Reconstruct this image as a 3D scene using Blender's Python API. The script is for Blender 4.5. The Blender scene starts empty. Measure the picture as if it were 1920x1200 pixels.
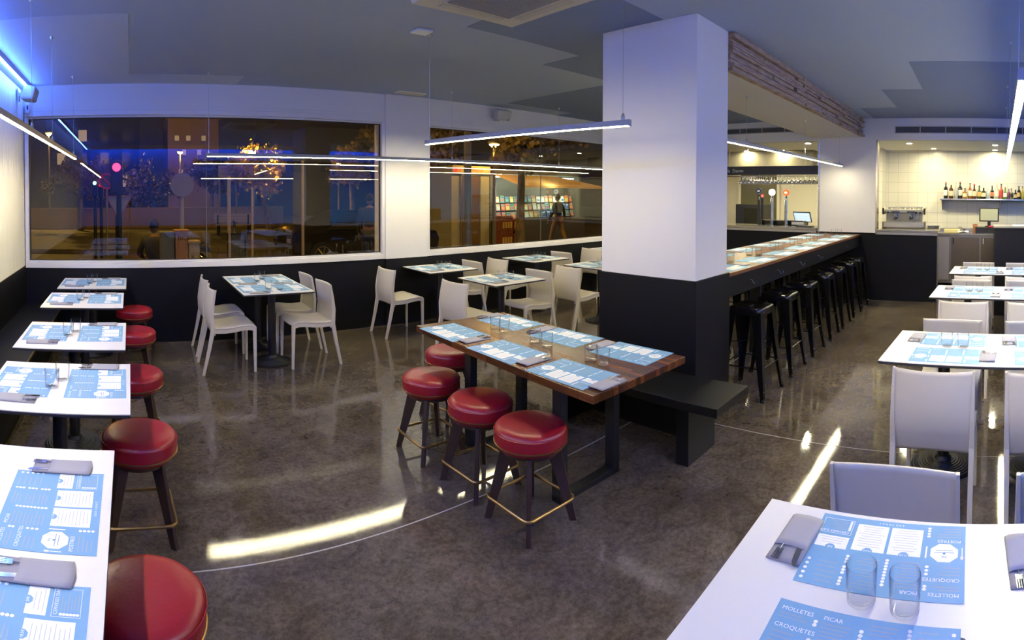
import bpy, math, random
from mathutils import Matrix, Vector, Euler
R = random.Random(7)
PI = math.pi
S = bpy.context.scene
C = S.collection
# ------------------------------------------------------------------ camera, world, exposure
cam_d = bpy.data.cameras.new('camera')
cam_d.type = 'PANO'
cam_d.panorama_type = 'CENTRAL_CYLINDRICAL'
FPX, VH = 1011.745, 378.239
cam_d.central_cylindrical_range_u_min = -960 / FPX
cam_d.central_cylindrical_range_u_max = 960 / FPX
cam_d.central_cylindrical_range_v_min = -(1200 - VH) / FPX
cam_d.central_cylindrical_range_v_max = VH / FPX
cam_d.central_cylindrical_radius = 1.0
cam_d.clip_start = 0.05
cam_d.clip_end = 500
cam = bpy.data.objects.new('camera', cam_d)
C.objects.link(cam)
YAW, PITCH, ROLL = -0.70835, -0.0149957, -0.0023929
cam.matrix_world = Matrix.Translation((0, 0, 1.715)) @ Matrix.Rotation(YAW, 4, 'Z') @ Matrix.Rotation(PITCH, 4, 'X') @ Matrix.Rotation(ROLL, 4, 'Y') @ Matrix.Rotation(PI / 2, 4, 'X')
S.camera = cam
S.view_settings.view_transform = 'Standard'
S.view_settings.look = 'None'
S.view_settings.gamma = 1
S.view_settings.exposure = 0.0
S.view_settings.use_curve_mapping = False
w = bpy.data.worlds.new('night_sky')
S.world = w
w.use_nodes = True
wb = w.node_tree.nodes['Background']
wb.inputs[0].default_value = (0.050, 0.026, 0.010, 1)
wb.inputs[1].default_value = 0.35
S.cycles.max_bounces = 8
S.cycles.transparent_max_bounces = 24
S.cycles.glossy_bounces = 4
S.cycles.caustics_reflective = False
S.cycles.caustics_refractive = False
S.cycles.sample_clamp_indirect = 6
try: S.cycles.use_light_tree = True
except Exception: pass
LED = 188.0          # radiance of the suspended strip lamps
BLUE = 125.0         # radiance of the blue cove strips
SPOT = 2250.0        # radiance of the recessed bar spots
# room (metres): x along the window wall, y towards the window wall, camera stands over the origin
XL, XB, YW, YR, ZC = -1.235, 8.75, 6.24, -1.7, 3.0

# ------------------------------------------------------------------ materials
MC = {}
def mat(name, col=(.8, .8, .8), rough=.5, metal=0., emit=None, es=1., spec=.5, coat=0., bump=None, noise=None, alpha=None):
    if name in MC: return MC[name]
    m = bpy.data.materials.new(name); m.use_nodes = True; MC[name] = m
    nt = m.node_tree; b = nt.nodes['Principled BSDF']
    b.inputs['Base Color'].default_value = (*col, 1)
    b.inputs['Roughness'].default_value = rough
    b.inputs['Metallic'].default_value = metal
    b.inputs['Specular IOR Level'].default_value = spec
    b.inputs['Coat Weight'].default_value = coat
    if emit:
        b.inputs['Emission Color'].default_value = (*emit, 1); b.inputs['Emission Strength'].default_value = es
    if noise or bump:
        tc = nt.nodes.new('ShaderNodeTexCoord')
    if noise:   # (scale, col2, lo, hi, stretch)
        sc, c2, lo, hi, st = noise
        mp = nt.nodes.new('ShaderNodeMapping'); mp.inputs['Scale'].default_value = st
        nz = nt.nodes.new('ShaderNodeTexNoise'); nz.inputs['Scale'].default_value = sc; nz.inputs['Detail'].default_value = 6
        rp = nt.nodes.new('ShaderNodeValToRGB'); rp.color_ramp.elements[0].position = lo; rp.color_ramp.elements[1].position = hi
        rp.color_ramp.elements[0].color = (*col, 1); rp.color_ramp.elements[1].color = (*c2, 1)
        nt.links.new(tc.outputs['Object'], mp.inputs[0]); nt.links.new(mp.outputs[0], nz.inputs['Vector'])
        nt.links.new(nz.outputs['Fac'], rp.inputs[0]); nt.links.new(rp.outputs[0], b.inputs['Base Color'])
    if bump:    # (scale, strength, stretch)
        sc, st, sr = bump
        mp = nt.nodes.new('ShaderNodeMapping'); mp.inputs['Scale'].default_value = sr
        nz = nt.nodes.new('ShaderNodeTexNoise'); nz.inputs['Scale'].default_value = sc; nz.inputs['Detail'].default_value = 4
        bp = nt.nodes.new('ShaderNodeBump'); bp.inputs['Strength'].default_value = st; bp.inputs['Distance'].default_value = .02
        nt.links.new(tc.outputs['Object'], mp.inputs[0]); nt.links.new(mp.outputs[0], nz.inputs['Vector'])
        nt.links.new(nz.outputs['Fac'], bp.inputs['Height']); nt.links.new(bp.outputs[0], b.inputs['Normal'])
    return m
def glassy(name, tint=(1, 1, 1), rough=0., k=1., base=0., bw=.0):
    """clear glass: transparent with fresnel reflection"""
    m = bpy.data.materials.new(name); m.use_nodes = True; nt = m.node_tree
    for n in list(nt.nodes): nt.nodes.remove(n)
    o = nt.nodes.new('ShaderNodeOutputMaterial'); mx = nt.nodes.new('ShaderNodeMixShader')
    t = nt.nodes.new('ShaderNodeBsdfTransparent'); t.inputs[0].default_value = (*tint, 1)
    g = nt.nodes.new('ShaderNodeBsdfGlossy'); g.inputs['Roughness'].default_value = rough
    f = nt.nodes.new('ShaderNodeLayerWeight'); f.inputs[0].default_value = .5
    pw = nt.nodes.new('ShaderNodeMath'); pw.operation = 'POWER'; pw.inputs[1].default_value = 3.6
    nt.links.new(f.outputs['Facing'], pw.inputs[0])
    mm = nt.nodes.new('ShaderNodeMath'); mm.operation = 'MULTIPLY_ADD'; mm.inputs[1].default_value = k; mm.inputs[2].default_value = base; mm.use_clamp = True
    nt.links.new(pw.outputs[0], mm.inputs[0]); nt.links.new(mm.outputs[0], mx.inputs[0])
    nt.links.new(t.outputs[0], mx.inputs[1]); nt.links.new(g.outputs[0], mx.inputs[2]); nt.links.new(mx.outputs[0], o.inputs[0])
    return m
def brickmat(name, c1, c2, mortar, bw, rh, ms, rough, axis='x', offset=0., bump=.0, metal=0.):
    m = bpy.data.materials.new(name); m.use_nodes = True; nt = m.node_tree; b = nt.nodes['Principled BSDF']
    tc = nt.nodes.new('ShaderNodeTexCoord'); sp = nt.nodes.new('ShaderNodeSeparateXYZ'); cb = nt.nodes.new('ShaderNodeCombineXYZ')
    nt.links.new(tc.outputs['Object'], sp.inputs[0])
    a = {'x': ('Y', 'Z'), 'y': ('X', 'Z'), 'z': ('X', 'Y')}[axis]
    nt.links.new(sp.outputs[a[0]], cb.inputs[0]); nt.links.new(sp.outputs[a[1]], cb.inputs[1])
    br = nt.nodes.new('ShaderNodeTexBrick'); br.offset = offset; br.inputs['Scale'].default_value = 1
    br.inputs['Brick Width'].default_value = bw; br.inputs['Row Height'].default_value = rh; br.inputs['Mortar Size'].default_value = ms
    br.inputs['Mortar Smooth'].default_value = .1
    br.inputs['Color1'].default_value = (*c1, 1); br.inputs['Color2'].default_value = (*c2, 1); br.inputs['Mortar'].default_value = (*mortar, 1)
    nt.links.new(cb.outputs[0], br.inputs['Vector']); nt.links.new(br.outputs['Color'], b.inputs['Base Color'])
    b.inputs['Roughness'].default_value = rough; b.inputs['Metallic'].default_value = metal
    if bump:
        bp = nt.nodes.new('ShaderNodeBump'); bp.inputs['Strength'].default_value = bump; bp.inputs['Distance'].default_value = .01; bp.invert = True
        nt.links.new(br.outputs['Fac'], bp.inputs['Height']); nt.links.new(bp.outputs[0], b.inputs['Normal'])
    return m
def floor_mat():
    m = bpy.data.materials.new('polished_concrete'); m.use_nodes = True; nt = m.node_tree; b = nt.nodes['Principled BSDF']
    tc = nt.nodes.new('ShaderNodeTexCoord')
    n1 = nt.nodes.new('ShaderNodeTexNoise'); n1.inputs['Scale'].default_value = 1.1; n1.inputs['Detail'].default_value = 9; n1.inputs['Roughness'].default_value = .65; n1.inputs['Distortion'].default_value = .4
    n2 = nt.nodes.new('ShaderNodeTexNoise'); n2.inputs['Scale'].default_value = 38; n2.inputs['Detail'].default_value = 6; n2.inputs['Roughness'].default_value = .8
    n3 = nt.nodes.new('ShaderNodeTexNoise'); n3.inputs['Scale'].default_value = 5; n3.inputs['Detail'].default_value = 10; n3.inputs['Roughness'].default_value = .7; n3.inputs['Distortion'].default_value = 1.5
    for n in (n1, n2, n3): nt.links.new(tc.outputs['Object'], n.inputs['Vector'])
    r1 = nt.nodes.new('ShaderNodeValToRGB'); e = r1.color_ramp.elements
    e[0].position = .3; e[0].color = (.070, .053, .038, 1); e[1].position = .72; e[1].color = (.165, .135, .10, 1)
    nt.links.new(n1.outputs['Fac'], r1.inputs[0])
    r2 = nt.nodes.new('ShaderNodeValToRGB'); e = r2.color_ramp.elements
    e[0].position = .38; e[0].color = (.62, .62, .62, 1); e[1].position = .66; e[1].color = (1.25, 1.25, 1.25, 1)
    nt.links.new(n2.outputs['Fac'], r2.inputs[0])
    r3 = nt.nodes.new('ShaderNodeValToRGB'); e = r3.color_ramp.elements
    e[0].position = .36; e[0].color = (.68, .66, .64, 1); e[1].position = .6; e[1].color = (1.1, 1.1, 1.12, 1)
    nt.links.new(n3.outputs['Fac'], r3.inputs[0])
    cur = r1.outputs[0]
    for r in (r2, r3):
        mx = nt.nodes.new('ShaderNodeMix'); mx.data_type = 'RGBA'; mx.blend_type = 'MULTIPLY'; mx.inputs[0].default_value = 1
        nt.links.new(cur, mx.inputs[6]); nt.links.new(r.outputs[0], mx.inputs[7]); cur = mx.outputs[2]
    nt.links.new(cur, b.inputs['Base Color'])
    rr = nt.nodes.new('ShaderNodeMapRange'); rr.inputs[1].default_value = .3; rr.inputs[2].default_value = .7; rr.inputs[3].default_value = .03; rr.inputs[4].default_value = .065
    nt.links.new(n3.outputs['Fac'], rr.inputs[0]); nt.links.new(rr.outputs[0], b.inputs['Roughness'])
    bp = nt.nodes.new('ShaderNodeBump'); bp.inputs['Strength'].default_value = .012; bp.inputs['Distance'].default_value = .01
    nt.links.new(n2.outputs['Fac'], bp.inputs['Height']); nt.links.new(bp.outputs[0], b.inputs['Normal'])
    b.inputs['Specular IOR Level'].default_value = .6
    return m
M_floor = floor_mat()
M_white = mat('white_wall_paint', (.73, .71, .72), .6)
M_plaster = mat('rough_white_plaster', (.84, .81, .74), .7, bump=(9, 1.0, (1, 1, .25)))
M_black = mat('black_wainscot_board', (.005, .005, .006), .5, spec=.18)
M_blackgl = mat('black_bench_board', (.006, .006, .0065), .42, spec=.25)
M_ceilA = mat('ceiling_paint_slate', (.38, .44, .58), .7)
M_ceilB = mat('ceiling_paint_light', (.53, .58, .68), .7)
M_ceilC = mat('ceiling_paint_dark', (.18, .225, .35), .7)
M_frame = mat('white_aluminium_frame', (.72, .70, .72), .4)
M_alu = mat('brushed_aluminium', (.62, .62, .64), .3, 1.)
M_steel = mat('stainless_steel', (.62, .58, .5), .24, 1.)
M_steelr = mat('satin_steel', (.5, .47, .42), .38, 1.)
M_chrome = mat('chrome', (.8, .8, .8), .08, 1.)
M_led = mat('white_led_diffuser', (1, 1, 1), .5, emit=(1., .89, .55), es=LED)
M_bled = mat('blue_led_diffuser', (.1, .2, 1), .5, emit=(.07, .19, 1.), es=BLUE)
M_spot = mat('warm_spot_lens', (1, 1, 1), .5, emit=(1., .90, .54), es=SPOT)
M_spot2 = mat('warm_spot_lens_dim', (1, 1, 1), .5, emit=(1., .90, .54), es=SPOT * .26)
M_ttop = mat('white_laminate', (.78, .76, .75), .32)
M_tedge = mat('black_laminate_edge', (.02, .02, .022), .5)
M_iron = mat('black_cast_iron', (.008, .008, .009), .42)
M_blackmet = mat('glossy_black_metal', (.006, .006, .006), .16)
M_chair = mat('ivory_plastic', (.66, .60, .50), .42)
M_red = mat('red_leather', (.27, .006, .014), .36, bump=(60, .06, (1, 1, 1)), coat=.03)
M_brass = mat('brass', (.35, .22, .075), .38, 1.)
M_dwood = mat('dark_stained_wood', (.028, .014, .009), .4, noise=(9, (.05, .026, .016), .3, .7, (1, 1, .15)))
M_napk = mat('grey_paper_napkin', (.30, .29, .31), .9)
M_napk2 = mat('grey_napkin_fold', (.36, .35, .37), .9)
M_blue = mat('blue_print', (.17, .37, .60), .6)
M_blue2 = mat('deep_blue_print', (.10, .25, .47), .6)
M_paper = mat('white_print', (.86, .87, .90), .6)
M_ink = mat('grey_ink', (.32, .38, .47), .6)
M_glass = glassy('clear_tumbler_glass', (.985, .99, .995), 0., 1.15, .012)
M_pane = glassy('window_glass', (.84, .86, .87), 0., .8, .075)
M_tile = brickmat('white_kitchen_tile', (.70, .67, .58), (.69, .66, .57), (.42, .40, .32), .2, .2, .0025, .25, 'x')
def woodtop(name, c1, c2, c3, sx, sy, rough=.35):
    m = bpy.data.materials.new(name); m.use_nodes = True; nt = m.node_tree; b = nt.nodes['Principled BSDF']
    tc = nt.nodes.new('ShaderNodeTexCoord')
    br = nt.nodes.new('ShaderNodeTexBrick'); br.offset = .37; br.inputs['Scale'].default_value = 1
    br.inputs['Brick Width'].default_value = sx; br.inputs['Row Height'].default_value = sy; br.inputs['Mortar Size'].default_value = .0006
    br.inputs['Color1'].default_value = (*c1, 1); br.inputs['Color2'].default_value = (*c2, 1); br.inputs['Mortar'].default_value = (*[.5 * v for v in c2], 1)
    br.inputs['Bias'].default_value = -.1
    nz = nt.nodes.new('ShaderNodeTexNoise'); nz.inputs['Scale'].default_value = 6; nz.inputs['Detail'].default_value = 7
    mp = nt.nodes.new('ShaderNodeMapping'); mp.inputs['Scale'].default_value = (1, 14, 14)
    nt.links.new(tc.outputs['Object'], br.inputs['Vector']); nt.links.new(tc.outputs['Object'], mp.inputs[0]); nt.links.new(mp.outputs[0], nz.inputs['Vector'])
    mx = nt.nodes.new('ShaderNodeMix'); mx.data_type = 'RGBA'; mx.inputs[7].default_value = (*c3, 1)
    rp = nt.nodes.new('ShaderNodeMapRange'); rp.inputs[1].default_value = .42; rp.inputs[2].default_value = .75; rp.inputs[4].default_value = .75
    nt.links.new(nz.outputs['Fac'], rp.inputs[0]); nt.links.new(rp.outputs[0], mx.inputs[0]); nt.links.new(br.outputs['Color'], mx.inputs[6])
    nt.links.new(mx.outputs[2], b.inputs['Base Color']); b.inputs['Roughness'].default_value = rough; b.inputs['Specular IOR Level'].default_value = .3
    return m
M_wtop = woodtop('walnut_butcher_block', (.17, .055, .014), (.035, .011, .004), (.022, .008, .003), .38, .036, .27)
M_btop = woodtop('oiled_walnut_bar_top', (.20, .085, .032), (.13, .05, .018), (.09, .034, .012), .5, .05)
M_dark = mat('dark_void', (.01, .01, .01), .6)

# ------------------------------------------------------------------ mesh builder
class MB:
    def __init__(s, M=None): s.v = []; s.f = []; s.m = []; s.M = M
    def add(s, vs, fs, mi=0):
        k = len(s.v)
        s.v += [tuple(s.M @ Vector(p)) if s.M else tuple(p) for p in vs]
        s.f += [tuple(i + k for i in f) for f in fs]; s.m += [mi] * len(fs)
    def box(s, a, b, mi=0):
        (x0, y0, z0), (x1, y1, z1) = a, b
        s.add([(x0, y0, z0), (x1, y0, z0), (x1, y1, z0), (x0, y1, z0), (x0, y0, z1), (x1, y0, z1), (x1, y1, z1), (x0, y1, z1)],
              [(0, 3, 2, 1), (4, 5, 6, 7), (0, 1, 5, 4), (1, 2, 6, 5), (2, 3, 7, 6), (3, 0, 4, 7)], mi)
    def hexa(s, lo, hi, mi=0):   # two quads (4 points each, counter-clockwise from above)
        s.add(list(lo) + list(hi), [(0, 3, 2, 1), (4, 5, 6, 7), (0, 1, 5, 4), (1, 2, 6, 5), (2, 3, 7, 6), (3, 0, 4, 7)], mi)
    def prism(s, poly, z0, z1, mi=0):
        n = len(poly)
        s.add([(x, y, z0) for x, y in poly] + [(x, y, z1) for x, y in poly],
              [tuple(range(n))[::-1], tuple(range(n, 2 * n))] + [(i, (i + 1) % n, n + (i + 1) % n, n + i) for i in range(n)], mi)
    def lathe(s, prof, n=24, c=(0, 0, 0), mi=0, cap0=True, cap1=True):
        vs = []
        for r, z in prof:
            for i in range(n):
                a = 2 * PI * i / n; vs.append((c[0] + r * math.cos(a), c[1] + r * math.sin(a), c[2] + z))
        fs = []
        for k in range(len(prof) - 1):
            for i in range(n):
                j = (i + 1) % n; fs.append((k * n + i, k * n + j, (k + 1) * n + j, (k + 1) * n + i))
        if cap0: fs.append(tuple(range(n))[::-1])
        if cap1: fs.append(tuple((len(prof) - 1) * n + i for i in range(n)))
        s.add(vs, fs, mi)
    def path(s, pts, r, n=8, closed=False, mi=0, sq=None):
        """tube along points; r number or list; sq=(w,t) ellipse-free square section"""
        P = [Vector(p) for p in pts]; N = len(P); rs = r if isinstance(r, (list, tuple)) else [r] * N
        vs = []; up = None
        for i in range(N):
            if closed: d = P[(i + 1) % N] - P[i - 1]
            else: d = P[min(i + 1, N - 1)] - P[max(i - 1, 0)]
            d.normalize()
            if up is None: up = Vector((0, 0, 1)) if abs(d.z) < .9 else Vector((1, 0, 0))
            sx = d.cross(up); sx.normalize(); uy = sx.cross(d); uy.normalize(); up = uy
            for k in range(n):
                a = 2 * PI * (k + .5) / n; vs.append(P[i] + sx * (rs[i] * math.cos(a)) + uy * (rs[i] * math.sin(a)))
        fs = []
        for i in range(N if closed else N - 1):
            j = (i + 1) % N
            for k in range(n):
                l = (k + 1) % n; fs.append((i * n + k, i * n + l, j * n + l, j * n + k))
        if not closed: fs += [tuple(range(n))[::-1], tuple((N - 1) * n + k for k in range(n))]
        s.add(vs, fs, mi)
    def grid(s, fn, nu, nv, mi=0):
        vs = [fn(i / nu, j / nv) for i in range(nu + 1) for j in range(nv + 1)]
        fs = [(i * (nv + 1) + j, (i + 1) * (nv + 1) + j, (i + 1) * (nv + 1) + j + 1, i * (nv + 1) + j + 1) for i in range(nu) for j in range(nv)]
        s.add(vs, fs, mi)
    def ball(s, c, r, n=12, mi=0, sz=1.):
        prof = [(max(1e-4, r * math.sin(PI * k / 8)), -r * sz * math.cos(PI * k / 8)) for k in range(9)]
        s.lathe(prof, n, c, mi, False, False)
    def text(s, txt, size, o, xd, yd, mi=0, ex=.0, align='LEFT'):
        vs, fs = textmesh(txt, size, ex, align)
        o, xd, yd = Vector(o), Vector(xd).normalized(), Vector(yd).normalized(); zd = xd.cross(yd)
        s.add([o + xd * p[0] + yd * p[1] + zd * p[2] for p in vs], fs, mi)
    def mesh(s, name, mats, smooth=False):
        me = bpy.data.meshes.new(name); me.from_pydata(s.v, [], s.f)
        for m in (mats if isinstance(mats, (list, tuple)) else [mats]): me.materials.append(m)
        me.polygons.foreach_set('material_index', s.m)
        if smooth: me.polygons.foreach_set('use_smooth', [True] * len(s.f))
        me.update()
        if smooth:
            try: me.set_sharp_from_angle(angle=math.radians(38))
            except Exception: pass
        return me
    def build(s, name, mats, parent=None, smooth=False, bevel=0, solid=0, loc=None, rz=0, sub=0):
        o = bpy.data.objects.new(name, s.mesh(name, mats, smooth)); C.objects.link(o)
        if parent: o.parent = parent
        if loc: o.location = loc
        if rz: o.rotation_euler.z = rz
        if solid:
            md = o.modifiers.new('shell', 'SOLIDIFY'); md.thickness = solid; md.offset = 0
        if bevel:
            md = o.modifiers.new('bevel', 'BEVEL'); md.width = bevel; md.segments = 2; md.limit_method = 'ANGLE'; md.angle_limit = math.radians(50)
        if sub:
            md = o.modifiers.new('smooth', 'SUBSURF'); md.levels = sub; md.render_levels = sub
        return o
TC = {}
def textmesh(txt, size, ex, align):
    k = (txt, align)
    if k not in TC:
        cu = bpy.data.curves.new('lettering', 'FONT'); cu.body = txt; cu.size = 1; cu.align_x = align; cu.resolution_u = 2
        ob = bpy.data.objects.new('lettering', cu)
        me = bpy.data.meshes.new_from_object(ob)
        TC[k] = ([tuple(v.co) for v in me.vertices], [tuple(p.vertices) for p in me.polygons])
        bpy.data.objects.remove(ob); bpy.data.curves.remove(cu); bpy.data.meshes.remove(me)
    vs, fs = TC[k]
    return [(x * size, y * size, z * size) for x, y, z in vs], fs
def tag(o, label, cat, group=None, kind=None):
    o['label'] = label; o['category'] = cat
    if group: o['group'] = group
    if kind: o['kind'] = kind
    return o
def thing(name, loc, rz=0):
    o = bpy.data.objects.new(name, None); C.objects.link(o); o.location = loc; o.rotation_euler.z = rz; o.empty_display_size = .1
    return o
def struct(o):
    o['kind'] = 'structure'; return o
CH = {}
def kids(o):
    return [c for c in CH.get(o.name, [])] or [c for c in o.children]
def dup(src, loc, rz=None, label=None, group=None):
    r = src.copy(); C.objects.link(r); r.location = loc
    if rz is not None: r.rotation_euler.z = rz
    if label: r['label'] = label
    if group: r['group'] = group
    for ch in src.children:
        c = ch.copy(); C.objects.link(c); c.parent = r
        for g in ch.children:
            d = g.copy(); C.objects.link(d); d.parent = c
    return r
class Kind:
    """first place() moves the prototype itself, later ones copy it"""
    def __init__(s, root): s.root = root; s.used = False
    def place(s, loc, rz, label, group=None, cat=None):
        if not s.used:
            s.used = True; s.root.location = loc; s.root.rotation_euler.z = rz; s.root['label'] = label
            if group: s.root['group'] = group
            return s.root
        return dup(s.root, loc, rz, label, group)

# ------------------------------------------------------------------ the shell
def sbox(name, a, b, m, bevel=0):
    k = MB(); k.box(a, b); return struct(k.build(name, m, bevel=bevel))
sbox('floor', (XL - .2, YR - .2, -.1), (11.2, YW + .02, 0), M_floor)
# ceiling: three paints meeting in stepped edges
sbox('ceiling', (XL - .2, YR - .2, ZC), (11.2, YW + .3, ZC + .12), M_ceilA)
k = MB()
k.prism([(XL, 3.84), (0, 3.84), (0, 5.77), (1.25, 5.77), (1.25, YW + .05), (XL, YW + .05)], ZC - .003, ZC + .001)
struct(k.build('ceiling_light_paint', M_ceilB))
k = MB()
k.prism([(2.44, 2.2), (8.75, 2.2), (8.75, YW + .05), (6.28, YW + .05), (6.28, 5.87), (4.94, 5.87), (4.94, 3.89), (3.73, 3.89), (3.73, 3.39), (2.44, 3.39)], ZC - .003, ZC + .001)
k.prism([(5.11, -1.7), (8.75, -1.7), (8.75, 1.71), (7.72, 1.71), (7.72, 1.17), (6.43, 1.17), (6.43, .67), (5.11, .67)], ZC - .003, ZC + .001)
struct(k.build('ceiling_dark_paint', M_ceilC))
# left wall with black wainscot
sbox('wall_left', (XL - .2, YR, .89), (XL, YW + .3, ZC), M_plaster)
sbox('trim_1', (XL - .2, YR, 0), (XL + .012, YW, .89), M_black)
# window wall
SB, ST = .867, 2.70
def ybox(name, x0, x1, z0, z1, m, y0=YW, y1=YW + .3): return sbox(name, (x0, y0, z0), (x1, y1, z1), m)
ybox('wall_window', XL - .2, 9.2, -.05, SB - .0, M_black, YW, YW + .28)
ybox('wall_window_upper', XL - .2, 9.2, ST, ZC, M_white)
ybox('wall_window_pier', 3.19, 3.83, SB, ZC, M_white, YW - .03, YW + .3)
ybox('wall_window_end', 8.6, 9.2, SB, ST, M_white)
ybox('trim_2', 3.19, 3.83, 0, SB, M_black, YW - .035, YW + .01)
def window(i, x0, x1, seams):
    k = MB(); f = .062
    y0, y1 = YW - .012, YW + .09
    k.box((x0, y0, SB), (x1, y1, SB + f)); k.box((x0, y0, ST - f), (x1, y1, ST))
    k.box((x0, y0, SB + f), (x0 + f * .7, y1, ST - f)); k.box((x1 - f * .7, y0, SB + f), (x1, y1, ST - f))
    # inner step of the frame
    g = f + .022
    k.box((x0 + .04, y0 + .035, SB + f), (x1 - .04, y1, SB + g)); k.box((x0 + .04, y0 + .035, ST - g), (x1 - .04, y1, ST - f))
    fr = struct(k.build('window_%d' % i, M_frame, bevel=.004))
    p = MB(); p.box((x0 + .02, YW + .05, SB + .03), (x1 - .02, YW + .058, ST - .03))
    p.build('pane', M_pane, fr)
    for s in seams:
        q = MB(); q.box((s - .002, YW + .046, SB + f), (s + .002, YW + .061, ST - f)); q.build('glass_joint', mat('grey_silicone', (.12, .12, .12), .6), fr)
    b = MB(); b.box((x0 + .045, YW + .04, SB + f + .016), (x1 - .045, YW + .066, SB + f + .03)); b.box((x0 + .045, YW + .04, ST - f - .03), (x1 - .045, YW + .066, ST - f - .016))
    b.box((x0 + .043, YW + .04, SB + f), (x0 + .056, YW + .066, ST - f)); b.box((x1 - .056, YW + .04, SB + f), (x1 - .043, YW + .066, ST - f))
    b.build('gasket', M_dark, fr)
window(1, -1.225, 3.19, (.9,)); window(2, 3.83, 8.6, (6.0,))
# blind housing strip above the frames
k = MB(); k.box((XL, YW - .008, ST + .0), (3.19, YW + .01, ST + .035)); k.box((3.83, YW - .008, ST), (8.6, YW + .01, ST + .035)); struct(k.build('trim_3', M_frame, bevel=.003))
# rear and far walls (behind the camera; seen in the night glass)
sbox('wall_rear', (XL - .2, YR - .15, 0), (11.2, YR, ZC), mat('painted_blue_light_wash', (.05, .26, .80), .6))  # blue wash of the cove light is put into the wall colour
sbox('trim_4', (XL, YR, 0), (11, YR + .012, .89), M_black)
# bar wall: black front below, pier, soffit
sbox('wall_bar', (XB, 2.64, 0), (XB + .12, YW, 1.11), M_black)
sbox('wall_bar_front', (XB, .655, 0), (XB + .12, 2.64, 1.11), M_black)
sbox('wall_bar_pier', (XB - .01, 1.665, 1.11), (XB + .14, 2.64, 2.66), M_white)
sbox('wall_bar_soffit', (XB, YR, 2.645), (XB + .2, YW, ZC), M_white)
sbox('wall_bar_end', (XB, 6.0, 1.11), (XB + .14, YW, 2.65), M_white)
for i, y in enumerate((1.665, 2.655)):
    sbox('trim_%d' % (5 + i), (XB - .016, y - .022, 1.09), (XB + .15, y + .006, 2.645), M_steel)
sbox('ceiling_bar', (XB + .2, YR, 2.645), (11.2, YW, 2.7), mat('warm_ceiling_paint', (.93, .90, .80), .6))
sbox('wall_tiled', (10.8, YR, 0), (11.0, 3.32, 2.65), M_tile)
sbox('wall_tiled_side', (10.3, 1.84, 0), (10.8, 1.98, 2.65), M_tile)
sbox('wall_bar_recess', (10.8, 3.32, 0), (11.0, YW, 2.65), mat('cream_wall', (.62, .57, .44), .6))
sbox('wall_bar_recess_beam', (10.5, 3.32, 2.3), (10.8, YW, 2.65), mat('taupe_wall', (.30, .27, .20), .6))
# the big pillar with black cladding, and the beam
PX0, PX1, PY0, PY1 = 3.325, 3.82, 1.91, 2.775
sbox('wall_pillar', (PX0, PY0, 1.09), (PX1, PY1, ZC), M_white, .004)
sbox('trim_7', (PX0 - .014, PY0 - .014, 0), (PX1 + .03, PY1 + .014, 1.097), M_black, .003)
k = MB()
for (x, y) in ((PX0 - .0145, 2.62), (PX0 - .0145, 2.06)):
    for z in (.95, .72):
        k.lathe([(.006, 0), (.006, .002)], 8, (0, 0, 0))
sbox('wall_beam', (PX1, PY0 + .02, 2.692), (XB, PY1, ZC), mat('beam_cream_paint', (.68, .63, .55), .6))
# stacked timber cladding on the face of the beam
M_clad = mat('weathered_timber', (.24, .155, .085), .85, noise=(7, (.50, .36, .22), .3, .72, (1, 1, 8)), bump=(40, .5, (.3, 1, 2)))
k = MB(); z = 2.69
while z < 2.995:
    h = R.choice((.022, .03, .04, .05)); h = min(h, 2.998 - z); x = PX1
    while x < XB:
        L = R.uniform(.5, 1.9); x1 = min(x + L, XB); d = R.choice((0, .01, .02, .032, .045))
        k.box((x + .003, PY0 - .005 - d, z + .002), (x1 - R.choice((.003, .02, .05, .06)), PY0 + .02, z + h - .002)); x = x1
    z += h
tag(k.build('beam_cladding', M_clad), 'band of rough stacked timber strips on the face of the ceiling beam', 'cladding')
# floor joints
k = MB(); k.box((-.75, 2.406, .0), (XB, 2.414, .0012)); k.box((3.556, -1.7, 0), (3.561, 2.406, .0012)); struct(k.build('trim_8', mat('floor_joint', (.42, .38, .34), .5)))

# ------------------------------------------------------------------ lamps
def light_bar(p0, p1, wires, label, zc=ZC, hw=.0086):
    a, b = Vector(p0), Vector(p1); L = (b - a).length; ang = math.atan2(b.y - a.y, b.x - a.x); mid = (a + b) / 2
    t = thing('linear_pendant_lamp', (mid.x, mid.y, mid.z), ang)
    tag(t, label, 'lamp', 'slim strip lamps hung on wires')
    k = MB(); k.box((-L / 2, -.016, 0), (L / 2, .016, .034)); k.box((-L / 2 - .006, -.018, -.004), (-L / 2, .018, .036)); k.box((L / 2, -.018, -.004), (L / 2 + .006, .018, .036))
    k.build('housing', mat('matt_aluminium_profile', (.33, .33, .34), .55, .3), t, bevel=.002)
    k = MB(); k.box((-L / 2 + .004, -hw, -.0045), (L / 2 - .004, hw, -.0005)); k.build('diffuser', M_led, t)
    for s in wires:
        x = -L / 2 + s
        k = MB(); k.path([(x, 0, .036), (x, 0, zc - mid.z - .02)], .0016, 5); k.build('suspension_wire', M_steelr, t)
        k = MB(); k.lathe([(.011, .034), (.011, .06), (.005, .075)], 10, (x, 0, 0)); k.build('wire_grip', M_steelr, t, smooth=True)
        k = MB(); k.lathe([(.006, -.03), (.014, -.02), (.014, 0)], 10, (x, 0, zc - mid.z)); k.build('ceiling_cap', M_steelr, t, smooth=True)
    return t
light_bar((2.30, 3.75, 2.115), (2.52, 1.90, 2.115), (.04, 1.82), 'strip lamp hung above the wooden table in front of the pillar')
light_bar((.82, 5.66, 2.115), (7.9, 5.66, 2.115), (.02, 3.03, 4.95, 6.9), 'very long strip lamp running along the window wall')
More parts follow.
